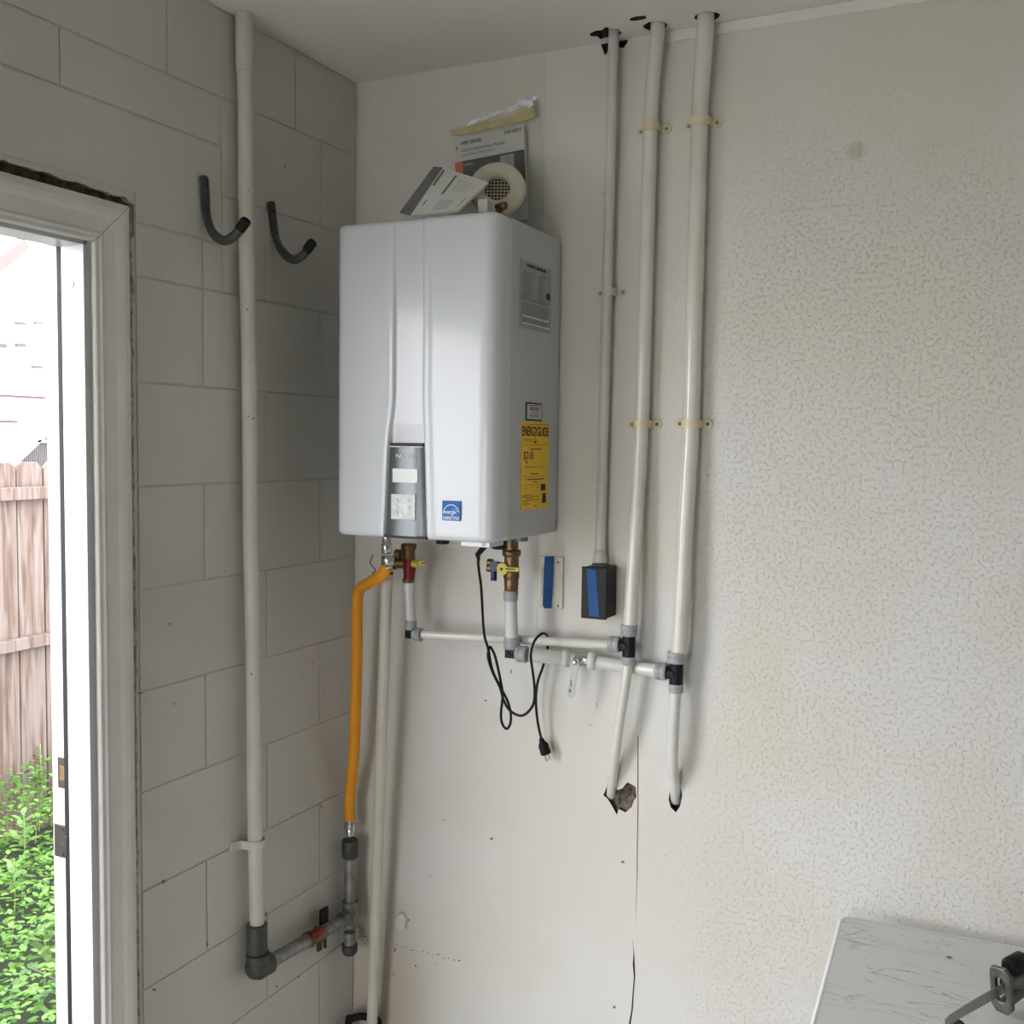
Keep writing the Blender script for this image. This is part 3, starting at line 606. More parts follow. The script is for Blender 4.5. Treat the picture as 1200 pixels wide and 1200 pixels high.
# under the heater
ub = MB().box((.4155, -.335, HB-.0005), (.4480, -.295, HB-.010)); ub.lathe(W(513, 634, .31), (0, 0, -1), [(-.002, .015), (.006, .015), (.007, .013)], 20)
MB().lathe((.4395, -.315, HB+.001), (0, 0, -1), [(0, .0145), (.0085, .0145), (.010, .012)], 20).build('drain_cap', 'black', wh)
jb = MB().box((.4880, -.322, HB+.001), (.5560, -.255, HB-.0105)).build('cable_inlet_box', 'enamel', wh, bevel=.0015)
MB().lathe((.5420, -.3215, HB-.0050), (0, -1, 0), [(0, .0042), (.0015, .0038)], 14).build('screw', 'steel', jb)
MB().lathe((.530, -.285, HB-.010), (0, 0, -1), [(0, .021), (.003, .020)], 20).build('grommet', 'black', jb)
MB().lathe(W(585, 641, .20), (0, 0, -1), [(-.014, .018), (0, .018), (.004, .016), (.005, .012)], 16).build('knurled_cap', 'black', wh)
MB().lathe((.225, -.20, HB+.002), (0, 0, -1), [(0, .017), (.012, .017)], 16).lathe((.262, -.15, HB+.002), (0, 0, -1), [(0, .016), (.012, .016)], 16).lathe((.545, -.15, HB+.002), (0, 0, -1), [(0, .018), (.012, .018)], 16).build('port', 'steel', wh)

# ================================================================== GAS LINE (left wall)
gp = thing('gas_pipe', 'white-painted steel gas pipe with grey fittings down the block wall', 'pipe', (.03, -.43, .35))
G0 = L(285.5, 24, .026); G1 = L(301, 1086, .030)
G0.z = ZC-.001
MB().tube([G0.lerp(G1, t/20)+Vector((0, .0015*math.sin(t), 0)) for t in range(21)], .0165, 20).build('painted_pipe', 'ppipe', gp)
cc = G0.lerp(G1, .06); MB().cyl((cc.x, cc.y, ZC-.001), cc-Vector((0, 0, .0)), .0185, 20).build('sleeve', 'ppipe', gp)
ce = G1+Vector((0, 0, -.005)); 
MB().lathe(ce+Vector((0, 0, .012)), (0, 0, -1), [(0, .0175), (.0, .0225), (.004, .0235), (.070, .0235), (.078, .022)], 20).build('coupling', 'gsteel', gp)
chipb = MB()
for (x, y, wd, hg) in ((294.5, 1108, 2, 8), (294, 1122, 3, 4), (284, 1099, 2, 6), (283, 1107, 2, 4)):
    p = L(x, y, .053); chipb.obox(p, (.0008, 0, 0), (0, wd*.0009, -.0005), (0, .001, hg*.001))
EB = L(302, 1135, .034)
el = MB().sphere(EB+Vector((0, 0, .004)), .0290, 18, (1, 1, .95)).cyl(EB+Vector((0, 0, .002)), EB+Vector((0, 0, .036)), .0262)
TE = L(410, 1074, .034)
dirh = (TE-EB).normalized()
el.cyl(EB, EB+dirh*.038, .0255); el.build('elbow', 'gsteel', gp)
VM = EB.lerp(TE, .66)
MB().cyl(EB+dirh*.02, VM, .0160).build('threaded_pipe', 'steel', gp, label='grey threaded steel pipe running to the corner')
MB().cyl(VM, TE, .0165).build('threaded_pipe', 'steel', gp)
vb = MB().lathe(EB.lerp(TE, .50), dirh, [(0, .019), (.012, .021), (.016, .0175), (.045, .0175), (.049, .021), (.060, .019)], 8).build('gas_valve', 'brass', gp, label='brass gas valve with a red handle')
vc = EB.lerp(TE, .57)
rh = MB(); rh.sphere(vc+Vector((.022, -.010, .022)), .016, 12, (.8, 1.5, .7)); rh.cyl(vc, vc+Vector((.018, 0, .018)), .008); rh.build('red_handle', 'redp', vb)
tagc = L(381, 1075, .028)
tg = MB().obox(tagc+Vector((-.004, 0, .0)), (.005, 0, 0), (0, .0165, 0), (0, 0, .024)); tg.build('black_tag', 'black', gp, bevel=.006)
tg2 = L(381, 1103, .030); MB().obox(tg2, (.004, 0, 0), (0, .003, 0), (0, 0, .018)).obox(tg2+Vector((0, -.024, -.002)), (.004, 0, 0), (0, .008, 0), (0, 0, .012)).build('bracket', 'bronze', gp, bevel=.002)
tx, ty = TE.x, TE.y
zz = lambda py: L(410, py, .034).z
MB().lathe((tx, ty, zz(1056)), (0, 0, -1), [(0, .016), (0, .0215), (.012, .0215), (.014, .0195), (.055, .0195), (.058, .0215), (.068, .0215), (.068, .015)], 20).cyl(TE, TE-dirh*.034, .0205).build('tee', 'steel', gp)
MB().cyl((tx, ty, zz(1092)), (tx, ty, zz(1108)), .0155).build('nipple', 'steel', gp)
MB().lathe((tx, ty, zz(1106)), (0, 0, -1), [(0, .017), (0, .0205), (.018, .0205), (.026, .016)], 20).build('end_cap', 'gsteel', gp)
MB().cyl((tx, ty, zz(1003)), (tx, ty, zz(1058)), .0155).build('nipple', 'steel', gp)
MB().lathe((tx, ty, zz(984)), (0, 0, -1), [(0, .014), (0, .0200), (.004, .0215), (.044, .0215), (.048, .018)], 20).build('coupling', 'gsteel', gp)
# pipe clip
pc = thing('pipe_clip', 'white-painted one-hole clip holding the gas pipe to the block wall', 'clip', L(293, 988, 0))
gc = G0.lerp(G1, (988-24)/(1086-24)); gz = L(300, 988, .03).z; gc.z = gz; t_ = (G0.z-gz)/(G0.z-G1.z); gc = G0.lerp(G1, t_)
arc = [gc+Vector((math.sin(a)*.0200, -math.cos(a)*.0200, 0)) for a in [PI*i/12 for i in range(13)]]
cl = MB(); ear = [Vector((.003, gc.y-.045, gz)), Vector((.003, gc.y-.022, gz))]
pathc = [Vector((.0035, gc.y-.034, gz)), Vector((.006, gc.y-.0215, gz))]+arc+[Vector((.008, gc.y+.020, gz))]
for i in range(len(pathc)-1):
    d = pathc[i+1]-pathc[i]; nrm = Vector((d.y, -d.x, 0)).normalized()*.0016
    cl.obox((pathc[i]+pathc[i+1])/2, d*.52, nrm, (0, 0, .0095))
cl.lathe((0, gc.y-.040, gz), (1, 0, 0), [(0, .0125), (.0035, .0125), (.0045, .011)], 16); cl.build('band', 'ppipe', pc, fixn=True)
MB().lathe((.004, gc.y-.041, gz), (1, 0, 0), [(0, .005), (.002, .004)], 10).build('screw', 'ppipe', pc)

# yellow gas hose
GC = W(455, 640, .20)
gh = thing('gas_hose', 'yellow coated flexible gas hose hanging beside the corner', 'hose', (tx, ty, zz(984)))
hb0 = Vector((tx, ty, L(410, 961, .034).z))
hp = [hb0, hb0+Vector((.0, -.002, .05)), W(415, 880, .095), W(418, 780, .11), W(418.5, 715, .125), W(421, 692, .135), W(434, 682, .16), W(446, 675, .19), W(455, 663, .20)]
hpts = spline(hp, 14)
MB().tube(hpts, [.0140+.0006*(1 if (i > len(hpts)*.86 and i % 2) else 0) for i in range(len(hpts))], 18).build('hose', 'orange', gh)
q = GC
MB().lathe(W(455, 666, .20), (0, 0, 1), [(0, .011), (.008, .011), (.008, .0165), (.030, .0165), (.030, .010)], 6).build('hex_nut', 'chrome', gh, label='bright hexagonal nut')
MB().lathe(W(453, 651, .20)+Vector((0, 0, .004)), (0, 0, 1), [(0, .008), (.002, .0125), (.024, .0125), (.026, .010), (.04, .010)], 10).build('adapter', 'chrome', gh)
MB().cyl(hb0+Vector((0, 0, -.006)), hb0+Vector((0, 0, .002)), .0125).lathe(hb0+Vector((0, 0, -.022)), (0, 0, 1), [(0, .0155), (.015, .0155)], 6).lathe(hb0+Vector((0, 0, -.040)), (0, 0, 1), [(0, .012), (.012, .013), (.018, .011)], 10).build('lower_nut', 'chrome', gh)
MB().tube(spline([W(437, 650, .2), W(434, 660, .2), W(440, 668, .2), W(436, 672, .2)], 6), .0012, 6).build('wire_tie', 'black', gh)

# cream drain pipe to the floor
D0 = W(453.5, 672, .130); D1 = W(436, 1198, .065); D2 = D1+(D1-D0).normalized()*((D1.z-ZF)/(abs((D1-D0).normalized().z)))
dp = thing('drain_pipe', 'cream plastic pipe standing beside the yellow hose down to the floor', 'pipe', D2)
MB().cyl(D2+Vector((0, 0, .001)), D0, .0140, 20).build('pipe', 'pvc', dp)
MB().lathe(D0-Vector((0, 0, .002)), (0, 0, 1), [(0, .0145), (.006, .0145), (.006, .0105), (.002, .0105)], 20).build('open_mouth', 'cavity_shade', dp)
bh = thing('rubber_elbow', 'black rubber hose bend low in the corner by the cream pipe', 'hose', W(424, 1200, .04))
MB().tube(spline([Vector((.015, -.05, ZF+.002)), W(408, 1202, .05), W(412, 1194, .055), W(424, 1191, .055), W(436, 1194, .04), W(444, 1206, .03), Vector((.085, -.03, ZF+.002))], 8), .0095, 12).build('bend', 'rubber', bh)

# ================================================================== WATER PIPES
def ring_axis(a, b, prof, n=20): 
    return MB().lathe(a, Vector(b)-Vector(a), prof, n)
def collar(c, d, r, ln, parent):
    d = Vector(d).normalized(); MB().lathe(Vector(c)-d*ln/2, d, [(0, r*.86), (.002, r), (ln*.45, r), (ln*.5, r*.93), (ln*.55, r), (ln-.002, r), (ln, r*.9)], 22).build('collar', 'collar', parent)
# hot side
hot = thing('hot_water_pipe', 'white tubing from the red valve along the wall to the left riser', 'pipe', W(482, 742, .10))
HV = W(478.5, 690, .11)
EL = W(482, 742, .10)
MB().cyl(W(479, 692, .105), EL+Vector((0, 0, .013)), .0115, 20).build('tube', 'pex', hot)
MB().cyl(W(479.5, 681, .105), W(479.3, 692, .105), .0145, 20).build('adapter', 'pex', hot)
collar(W(481.5, 732.5, .10), Z, .0140, .024, hot)
MB().sphere(EL+Vector((0, 0, .0)), .0125, 14).cyl(EL, EL+Vector((0, 0, .016)), .0125).cyl(EL, EL+Vector((.018, 0, 0)), .0125).box(EL-Vector((.011, .011, .011)), EL+Vector((.011, .011, .011))).build('elbow', 'black', hot)
T1 = W(737, 757, .045); EL1 = W(495, 743.5, .098)
collar(W(489.5, 743.5, .099), X, .0165, .022, hot)
MB().tube([EL1, W(600, 749, .072), W(725, 756, .046)], .0108, 18).build('tube', 'pexc', hot)
def tee(c, parent, r=.0145):
    b = MB().cyl(c+Vector((0, 0, -.024)), c+Vector((0, 0, .022)), r, 18).cyl(c, c+Vector((-.022, 0, 0)), r*.95, 18)
    b.lathe(c+Vector((-.008, -r*.6, 0)), (0, -1, 0), [(0, .009), (.007, .009), (.008, .007)], 14); b.build('tee', 'black', parent, bevel=.001)
tee(T1, hot, .0150)
collar(T1+Vector((-.034, 0, .001)), X, .0185, .026, hot); collar(T1+Vector((0, 0, .036)), Z, .0195, .026, hot); collar(T1+Vector((0, 0, -.033)), Z, .0155, .020, hot)
riser = spline([Vector((W(771, 40, .04).x, -.040, ZC+.028)), W(770, 48, .040), W(765, 100, .030), W(762.5, 150, .024), W(758, 300, .026), W(752, 497, .024), W(745, 620, .036), W(738.5, 728, .044), T1+Vector((0, 0, .040))], 8)
MB().tube(riser, .0160, 22).build('riser', 'pexc', hot)
MB().tube(spline([T1+Vector((0, 0, -.03)), W(733, 800, .050), W(724, 860, .045), W(719, 900, .022), W(717, 921, .000), W(716, 932, -.018)], 8), .0112, 18).build('drop_tube', 'pexc', hot)
# cold side
cold = thing('cold_water_pipe', 'white tubing from the blue valve along the wall to the right riser', 'pipe', W(600, 768, .10))
E2 = W(600, 764, .10)
MB().cyl(W(598.5, 702, .11), E2+Vector((0, 0, .014)), .0145, 20).build('tube', 'pex', cold)
MB().lathe(W(598.5, 702, .11)+Vector((0, 0, -.004)), (0, 0, 1), [(0, .0165), (.016, .0175), (.022, .0175), (.026, .015)], 20).build('adapter', 'collar', cold)
collar(W(599.7, 753.5, .10), Z, .0185, .028, cold)
MB().sphere(E2, .0140, 14).cyl(E2, E2+Vector((0, 0, .014)), .014).cyl(E2, E2+Vector((.018, 0, 0)), .014).box(E2-Vector((.0125, .0125, .0125)), E2+Vector((.0125, .0125, .0125))).build('elbow', 'black', cold)
collar(W(612, 766.5, .099), X, .0195, .026, cold)
T2 = W(792.5, 789, .042)
bvc = W(680, 773, .045)
MB().tube([W(619, 767, .096), W(648, 770, .068), W(664, 772, .048)], .0165, 20).build('tube', 'pex', cold)
MB().tube([W(694, 775, .040), W(735, 781, .020), W(772, 786.5, .041)], .0150, 20).build('tube', 'pex', cold)
tee(T2, cold, .0155)
collar(T2+Vector((-.034, 0, .001)), X, .0195, .026, cold); collar(T2+Vector((0, 0, .036)), Z, .0215, .026, cold); collar(T2+Vector((0, 0, -.033)), Z, .0165, .020, cold)
riser2 = spline([Vector((W(827, 34, .045).x, -.045, ZC+.028)), W(826, 45, .045), W(822, 100, .034), W(820, 143, .027), W(815, 320, .026), W(810, 497, .024), W(803, 620, .034), W(796.2, 752, .041), T2+Vector((0, 0, .040))], 8)
MB().tube(riser2, .0182, 22).build('riser', 'pexc', cold)
MB().tube(spline([T2+Vector((0, 0, -.03)), W(790, 840, .046), W(788, 890, .040), W(790, 912, .018), W(791.5, 928, -.004), W(792, 938, -.020)], 8), .0125, 18).build('drop_tube', 'pex', cold)
# in-line ball valve
bvo = MB().lathe(W(668, 772, .048), W(692, 774.5, .040)-W(668, 772, .048), [(-.018, .0165), (-.017, .0200), (-.002, .0205), (0, .015), (.042, .015), (.044, .0205), (.060, .0200), (.061, .0165)], 22).build('ball_valve', 'pex', cold)
MB().cyl(bvc+Vector((-.018, 0, 0)), bvc+Vector((.020, 0, 0)), .0155, 8).lathe(bvc, (0, -1, 0), [(0, .012), (.022, .012), (.022, .008), (.030, .008)], 6).build('valve_body', 'chrome', bvo, label='bright metal valve body')
lv = MB(); p = bvc+Vector((-.002, -.027, 0))
lv.prism([p+Vector((x, 0, z)) for x, z in ((-.010, .006), (.010, .006), (.011, -.006), (.008, -.020), (.006, -.030), (.001, -.078), (-.002, -.084), (-.009, -.086), (-.015, -.083), (-.017, -.076), (-.010, -.034), (-.010, -.020), (-.012, -.006))], (0, -.0022, 0))
lvo = lv.build('lever', 'jamb', bvo, bevel=.0008, label='white handle hanging down')
MB().lathe(bvc+Vector((-.001, -.028, 0)), (0, -1, 0), [(0, .0075), (.006, .0075), (.008, .004)], 6).build('lever_nut', 'chrome', bvo)
MB().box(p+Vector((-.009, -.003, -.058)), p+Vector((-.0065, -.0023, -.042))).box(p+Vector((-.0125, -.003, -.072)), p+Vector((-.0075, -.0023, -.064))).build('lever_marking', 'ink2', bvo)
# isolation valves
def iso_valve(nm, lab, cx, off, ytop, ybot, sidecol):
    t = thing(nm, lab, 'valve', W(cx, ybot, off)); P = lambda py, dx=0: W(cx, py, off)+Vector((dx, 0, 0))
    top, bot = P(ytop), P(ybot); c = top; c = Vector((bot.x, bot.y, 0))
    z = lambda py: W(cx, py, off).z
    return t, c, z
hv, c, z = iso_valve('isolation_valve', 'brass shut-off valve with red band and yellow lever under the heater', 479, .115, 634, 682, 'redp')
c = W(479, 660, .115); zc = lambda py: W(479, py, .115).z
MB().lathe((c.x, c.y, HB-.012), (0, 0, -1), [(0, .013), (.008, .013)], 18).lathe((c.x, c.y, zc(637)), (0, 0, -1), [(0, .017), (.0015, .0195), (.0135, .0195), (.015, .017)], 8).build('union_nut', 'brass', hv)
MB().cyl((c.x, c.y, zc(644)), (c.x, c.y, zc(657)), .0150).cyl((c.x, c.y, zc(656)), (c.x, c.y, zc(678)), .0125).lathe((c.x, c.y, zc(677)), (0, 0, -1), [(0, .0125), (.002, .015), (.010, .015), (.012, .012)], 8).cyl((c.x-.006, c.y, zc(661)), (c.x-.036, c.y-.004, zc(661)), .0120, 8).build('valve_body', 'brass', hv)
MB().lathe((c.x+.003, c.y-.001, zc(654.5)), (0, 0, -1), [(0, .0155), (.028, .0155), (.034, .0135), (.048, .0130)], 18).build('red_band', 'redp', hv)
MB().cyl((c.x-.020, c.y-.003, zc(650)), (c.x-.034, c.y-.003, zc(650)), .012, 8).cyl((c.x-.034, c.y-.004, zc(661)), (c.x-.044, c.y-.004, zc(661)), .0155, 10).build('relief_nut', 'brass', hv)
yl = MB().lathe((c.x+.015, c.y-.006, zc(659.5)), (1, 0, 0), [(0, .009), (.012, .0095), (.016, .006)], 14); yl.obox((c.x+.036, c.y-.006, zc(658.5)), (.014, 0, 0), (0, .0015, 0), (0, 0, .0045)); yl.obox((c.x+.020, c.y-.006, zc(657)), (.007, 0, 0), (0, .003, 0), (0, 0, .004)); yl.build('lever', 'ylever', hv, bevel=.0008, label='yellow lever')
MB().box((c.x+.040, c.y-.008, zc(658.5)-.0012), (c.x+.050, c.y-.0077, zc(658.5)+.0012)).build('lever_marking', 'ink', hv)
cvl, c, z = iso_valve('isolation_valve', 'brass shut-off valve with blue side tap and yellow lever facing out', 599, .12, 636, 692, 'bluep')
c = W(599.5, 660, .12); zc = lambda py: W(599, py, .12).z
MB().cyl((c.x, c.y, HB-.002), (c.x, c.y, zc(646)), .0150).lathe((c.x, c.y, zc(644)), (0, 0, -1), [(0, .018), (.0015, .0225), (.012, .0225), (.016, .0185)], 8).build('union_nut', 'brass', cvl)
MB().cyl((c.x, c.y, zc(651)), (c.x, c.y, zc(686)), .0165).lathe((c.x, c.y, zc(664)), (0, 0, -1), [(0, .0165), (.001, .0195), (.026, .0190), (.030, .0165)], 8).lathe((c.x, c.y, zc(685)), (0, 0, -1), [(0, .014), (.004, .0165), (.012, .0165), (.014, .014)], 10).build('valve_body', 'brass', cvl)
zb = zc(665)
MB().cyl((c.x-.012, c.y-.004, zb), (c.x-.044, c.y-.006, zb+.003), .0105, 12).cyl((c.x-.041, c.y-.008, zb+.006), (c.x-.041, c.y-.008, zb-.032), .0072, 12).lathe((c.x-.036, c.y-.010, zb+.002), (0, -1, 0), [(0, .012), (.006, .012)], 12).build('side_tap', 'bluep', cvl, bevel=.001, label='navy blue drain tap')
MB().cyl((c.x-.046, c.y-.006, zb+.009), (c.x-.057, c.y-.006, zb+.009), .0085, 10).cyl((c.x-.046, c.y-.006, zb-.004), (c.x-.058, c.y-.006, zb-.004), .0090, 10).build('hose_cap', 'brass', cvl)
MB().lathe((c.x-.012, c.y-.018, zb-.002), (0, -1, 0), [(0, .0145), (.006, .0145), (.007, .013)], 20).obox((c.x+.012, c.y-.0235, zb-.001), (.019, 0, 0), (0, .0016, 0), (0, 0, .0048)).build('lever', 'ylever', cvl, bevel=.0007, label='yellow lever')
MB().lathe((c.x-.013, c.y-.0245, zb-.002), (0, -1, 0), [(0, .0035), (.002, .0035)], 6).box((c.x-.003, c.y-.0254, zb-.0018), (c.x+.020, c.y-.0251, zb+.0008)).build('lever_marking', 'ink', cvl)

# ---- ivory pipe straps
def strap(px, py, r, lab, dark):
    off = .024 if py > 300 else .026
    c = W(px, py, off); t = thing('pipe_strap', lab, 'pipe strap', Vector((c.x, 0, c.z)), 'ivory two-hole straps holding the risers')
    b = MB(); ro = r+.0022; pts = [Vector((c.x-ro-.011, -.0035, c.z)), Vector((c.x-ro, -.0035, c.z))]
    pts += [Vector((c.x-math.cos(a)*ro, -off-math.sin(a)*ro, c.z)) for a in [PI*i/14 for i in range(15)]]+[Vector((c.x+ro, -.0035, c.z)), Vector((c.x+ro+.011, -.0035, c.z))]
    for i in range(len(pts)-1):
        d = pts[i+1]-pts[i]
        if d.length < 1e-4: continue
        nrm = Vector((d.z*0+d.y, -d.x, 0)).normalized()*.0014; b.obox((pts[i]+pts[i+1])/2, d*.53, nrm, (0, 0, .0085))
    for s_ in (-1, 1): b.lathe((c.x+s_*(ro+.011), 0, c.z), (0, -1, 0), [(0, .0105), (.0042, .0105), (.005, .009)], 18)
    b.build('band', 'strap', t)
    for s_ in (-1, 1): MB().lathe((c.x+s_*(ro+.011), -.0045, c.z), (0, -1, 0), [(0, .0048), (.0018, .0035)], 10).build('screw', 'ink2' if dark else 'steel', t)
strap(762.5, 149.5, .0160, 'ivory strap near the top of the left riser', 0)
strap(752, 497, .0160, 'ivory strap halfway down the left riser', 1)
strap(820.5, 142.5, .0182, 'ivory strap near the top of the right riser', 0)
strap(810, 496.5, .0182, 'ivory strap halfway down the right riser', 1)

# ---- conduit, box, switch
C0 = W(721, 60, .018); C1 = W(703.5, 646, .020)
co = thing('conduit', 'thin wall-coloured steel conduit running from the ceiling to the black box', 'conduit', Vector((C1.x, -.02, C1.z)))
Ctop = C0+(C0-C1).normalized()*((ZC+.02-C0.z)/((C0-C1).normalized().z)); Ctop.y = -.03
MB().cyl(Ctop, C1, .0118, 18).build('tube', 'wallpipe', co)
MB().lathe(C1+Vector((0, 0, .004)), (0, 0, -1), [(0, .012), (.0, .0135), (.012, .0135), (.018, .016), (.03, .016)], 16).build('connector', 'wallpipe', co)
bx = thing('junction_box', 'black electrical box with a strip of blue tape under the conduit', 'electrical box', W(700, 693, 0))
b0 = W(682.5, 723, .062); b1 = W(712, 666, .062)
MB().box((b0.x, -.066, b0.z), (b1.x, 0, b1.z)).build('box', 'black', bx, bevel=.003)
MB().box((b0.x-.0015, -.0685, b0.z-.0015), (b1.x+.0015, -.064, b1.z+.0015)).build('cover', 'black', bx, bevel=.002)
ta = [W(687.5, 666, .069), W(698.5, 668, .069), W(702.5, 723, .069), W(690.5, 722, .069)]
MB().prism(ta, (0, -.0006, 0)).build('blue_tape', 'tape', bx)
C1b = Vector((C1.x, C1.y, b1.z))
MB().cyl(C1b-Vector((0, 0, .004)), C1b+Vector((0, 0, .004)), .019).build('locknut', 'ink2', bx)
sw = thing('wall_switch', 'ivory wall plate half covered by a strip of blue tape', 'switch', W(645, 681, 0))
s0 = W(629.5, 711, .004); s1 = W(660.5, 652.5, .004)
MB().box((s0.x, -.006, s0.z), (s1.x, 0, s1.z)).build('wall_plate', 'cream', sw, bevel=.003)
mx = W(641.5, 682, .008)
MB().box((mx.x-.017, -.0085, mx.z-.034), (mx.x+.017, -.005, mx.z+.034)).build('rocker', 'jamb', sw, bevel=.0015)
MB().prism([W(638.5, 652, .0095), W(649.5, 652, .0095), W(649, 664, .0095), W(647.6, 690, .0095), W(646, 713, .0095), W(638, 713, .0095), W(636, 709, .0095), W(637.5, 664, .0095)], (0, -.0006, 0)).build('blue_tape', 'tape', sw)
for py in (659, 710): MB().lathe(W(654, py, .006), (0, -1, 0), [(-.001, .003), (.0008, .0028)], 10).build('screw', 'ink2', sw)
cs = thing('conduit_strap', 'small painted strap fixing the thin conduit to the wall', 'strap', W(713, 342, 0))
cc = W(713.5, 342, .02); b = MB(); ro = .0135
pts = [Vector((cc.x-ro-.014, -.002, cc.z)), Vector((cc.x-ro, -.002, cc.z))]+[Vector((cc.x-math.cos(a)*ro, -.02-math.sin(a)*ro, cc.z)) for a in [PI*i/10 for i in range(11)]]+[Vector((cc.x+ro, -.002, cc.z)), Vector((cc.x+ro+.014, -.002, cc.z))]
for i in range(len(pts)-1):
    d = pts[i+1]-pts[i]; b.obox((pts[i]+pts[i+1])/2, d*.53, Vector((d.y, -d.x, 0)).normalized()*.0011, (0, 0, .0085))
for s_ in (-1, 1): b.lathe((cc.x+s_*(ro+.013), 0, cc.z), (0, -1, 0), [(0, .009), (.003, .009)], 14)
b.build('band', 'wallpipe', cs)
for s_ in (-1, 1): MB().lathe((cc.x+s_*(ro+.013), -.003, cc.z), (0, -1, 0), [(0, .005), (.002, .004)], 10).build('screw', 'steel', cs)

# ---- power cord
pcd = thing('power_cord', 'black power cord looped over the water tubing with its plug hanging free', 'cord', (.53, -.285, HB-.01))
o1 = .17
cp_ = [Vector((.5265, -.283, HB-.012)), W(560.5, 655, .26), W(564, 690, .19), W(567, 740, .15), W(572, 760, .14), W(577, 785, .135), W(587, 806, .13), W(595, 822, .125), W(598.5, 836, .12), W(598, 848, .12), W(594, 854, .12), W(589, 849, .12), W(587, 838, .122), W(589, 815, .125),
       W(587, 800, .128), W(581, 772, .132), W(576, 760, .132), W(573.5, 759, .135), W(572, 770, .14), W(577, 787, .14), W(586, 806, .14), W(590, 820, .14), W(597, 832, .14), W(608, 838.5, .14), W(617, 836, .14), W(625, 825, .14), W(626.5, 808, .14), W(624, 785, .14), W(622, 768, .138), W(626, 752, .13), W(634, 743, .11), W(640, 743.5, .075), W(642, 750, .043), W(641, 765, .040), W(636, 782, .042), W(630, 800, .045), W(628, 822, .042), W(630, 845, .036), W(633.5, 862, .032), W(634.5, 867, .031)]
MB().tube(spline(cp_, 7), .0031, 8).build('cable', 'rubber', pcd)
MB().tube([Vector((.5265, -.283, HB-.010)), W(559.5, 650, .265), W(561, 656, .255)], [.0065, .0055, .0036], 10).build('strain_relief', 'rubber', pcd)
p0 = W(634, 865, .031); p1 = W(639.5, 882, .029); dd = (p1-p0).normalized(); xx = dd.cross(Y).normalized()
pl = MB().tube([p0, p0.lerp(p1, .25), p0.lerp(p1, .45), p1, p1+dd*.004], [.0050, .0075, .0125, .0130, .0120], 14, 1., .85).build('plug', 'rubber', pcd)
for s_ in (-1, 1): MB().obox(p1+dd*.011+xx*.0055*s_, dd*.008, xx*.0008, Y*.003).build('prong', 'chrome', pl)
MB().cyl(p1+dd*.003+Y*-.006, p1+dd*.020+Y*-.006, .0023, 8).build('prong', 'chrome', pl)

# ---- hooks on the block wall
def hook(pts, lab):
    P = [L(x, y, o) for x, y, o in pts]; t = thing('wall_hook', lab, 'hook', Vector((0, P[0].y, P[0].z)), 'grey hooks screwed to the block wall')
    sp = spline(P, 8); n = len(sp); b = MB(); rs = []
    e0 = Vector((0, 1, 0))
    for i, p in enumerate(sp):
        tt = (sp[min(i+1, n-1)]-sp[max(i-1, 0)]).normalized(); k = sst((i/n-.30)/.25); e = (e0-tt*e0.dot(tt)).normalized(); g = tt.cross(e)
        ra = .0128*(1-k)+.0098*k; rb = .0045*(1-k)+.0098*k
        if i == 0: ra *= .6
        rs.append([p+e*math.cos(2*PI*j/16)*ra+g*math.sin(2*PI*j/16)*rb for j in range(16)])
    b.rings(rs, 16); b.build('arm', 'hook', t)
    d = (sp[-1]-sp[-3]).normalized(); MB().lathe(sp[-1]-d*.016, d, [(0, .0108), (.022, .0112), (.026, .0095)], 16).build('rubber_cap', 'rubber', t)
    for k in (5, 15):
        p = sp[k]; MB().lathe((p.x+.003, p.y, p.z), (1, 0, 0), [(0, .0042), (.0025, .0036)], 10).build('screw', 'ink', t)
hook([(239, 206, .006), (240.5, 225, .006), (242, 250, .008), (249, 272, .030), (262, 282, .062), (275, 276, .092), (286, 262, .118)], 'dark grey wall hook left of the white gas pipe')
hook([(318, 236, .006), (320, 255, .006), (323, 276, .008), (330, 293, .030), (342, 304, .062), (354, 300, .092), (364, 287, .118)], 'dark grey wall hook between the gas pipe and the heater')

# ================================================================== ON TOP OF THE HEATER
# manual hung in a clear bag on the wall
MO = W(533, 163, .022); MR = W(614, 146.5, .022); ex = (MR-MO); wdt = ex.length; ex.normalize(); ey = Vector((-ex.z, 0, ex.x)); hgt = wdt*1.18
mn = thing('manual', 'printed installation manual in the clear bag taped to the wall above the heater', 'booklet', MO-ey*hgt)
def q(u0, v0, u1, v1, m, name, par, th=.0004, lift=0.):
    a = MO+ex*u0*wdt-ey*v1*wdt+Vector((0, -lift, 0)); return MB().prism([a, a+ex*(u1-u0)*wdt, a+ex*(u1-u0)*wdt+ey*(v1-v0)*wdt, a+ey*(v1-v0)*wdt], (0, -th, 0)).build(name, m, par)
q(0, 0, 1, 1.18, 'paper', 'pages', mn, .010, -.006)
q(.0, .31, 1, .78, 'navy', 'cover_photo', mn, .0004, .0041); q(0, .31, .115, .52, 'orangep', 'orange_square', mn, .0004, .0046)
for u in (.66, .76): q(u, .335, u+.095, .66, 'collar', 'pictured_heater', mn, .0004, .0046)
q(.02, .115, .05, .15, 'ink2', 'printed_mark', mn, .0003, .0041)
def mt(s, u, v, sz, m='ink', al='LEFT', bold=0): text(s, sz, MO+ex*u*wdt-ey*v*wdt+Vector((0, -.0041, 0)), ex, ey, m, mn, align=al, bold=bold)
mt('NPE SERIES', .10, .085, .0115, bold=.0003); mt('NAVIEN', .97, .055, .0125, al='RIGHT', bold=.0003); mt("User's Information Manual", .10, .175, .0108); mt('Gas Condensing Water Heater', .10, .235, .0070, 'ink2')
mt('NAVIEN', .14, .365, .006, 'white')
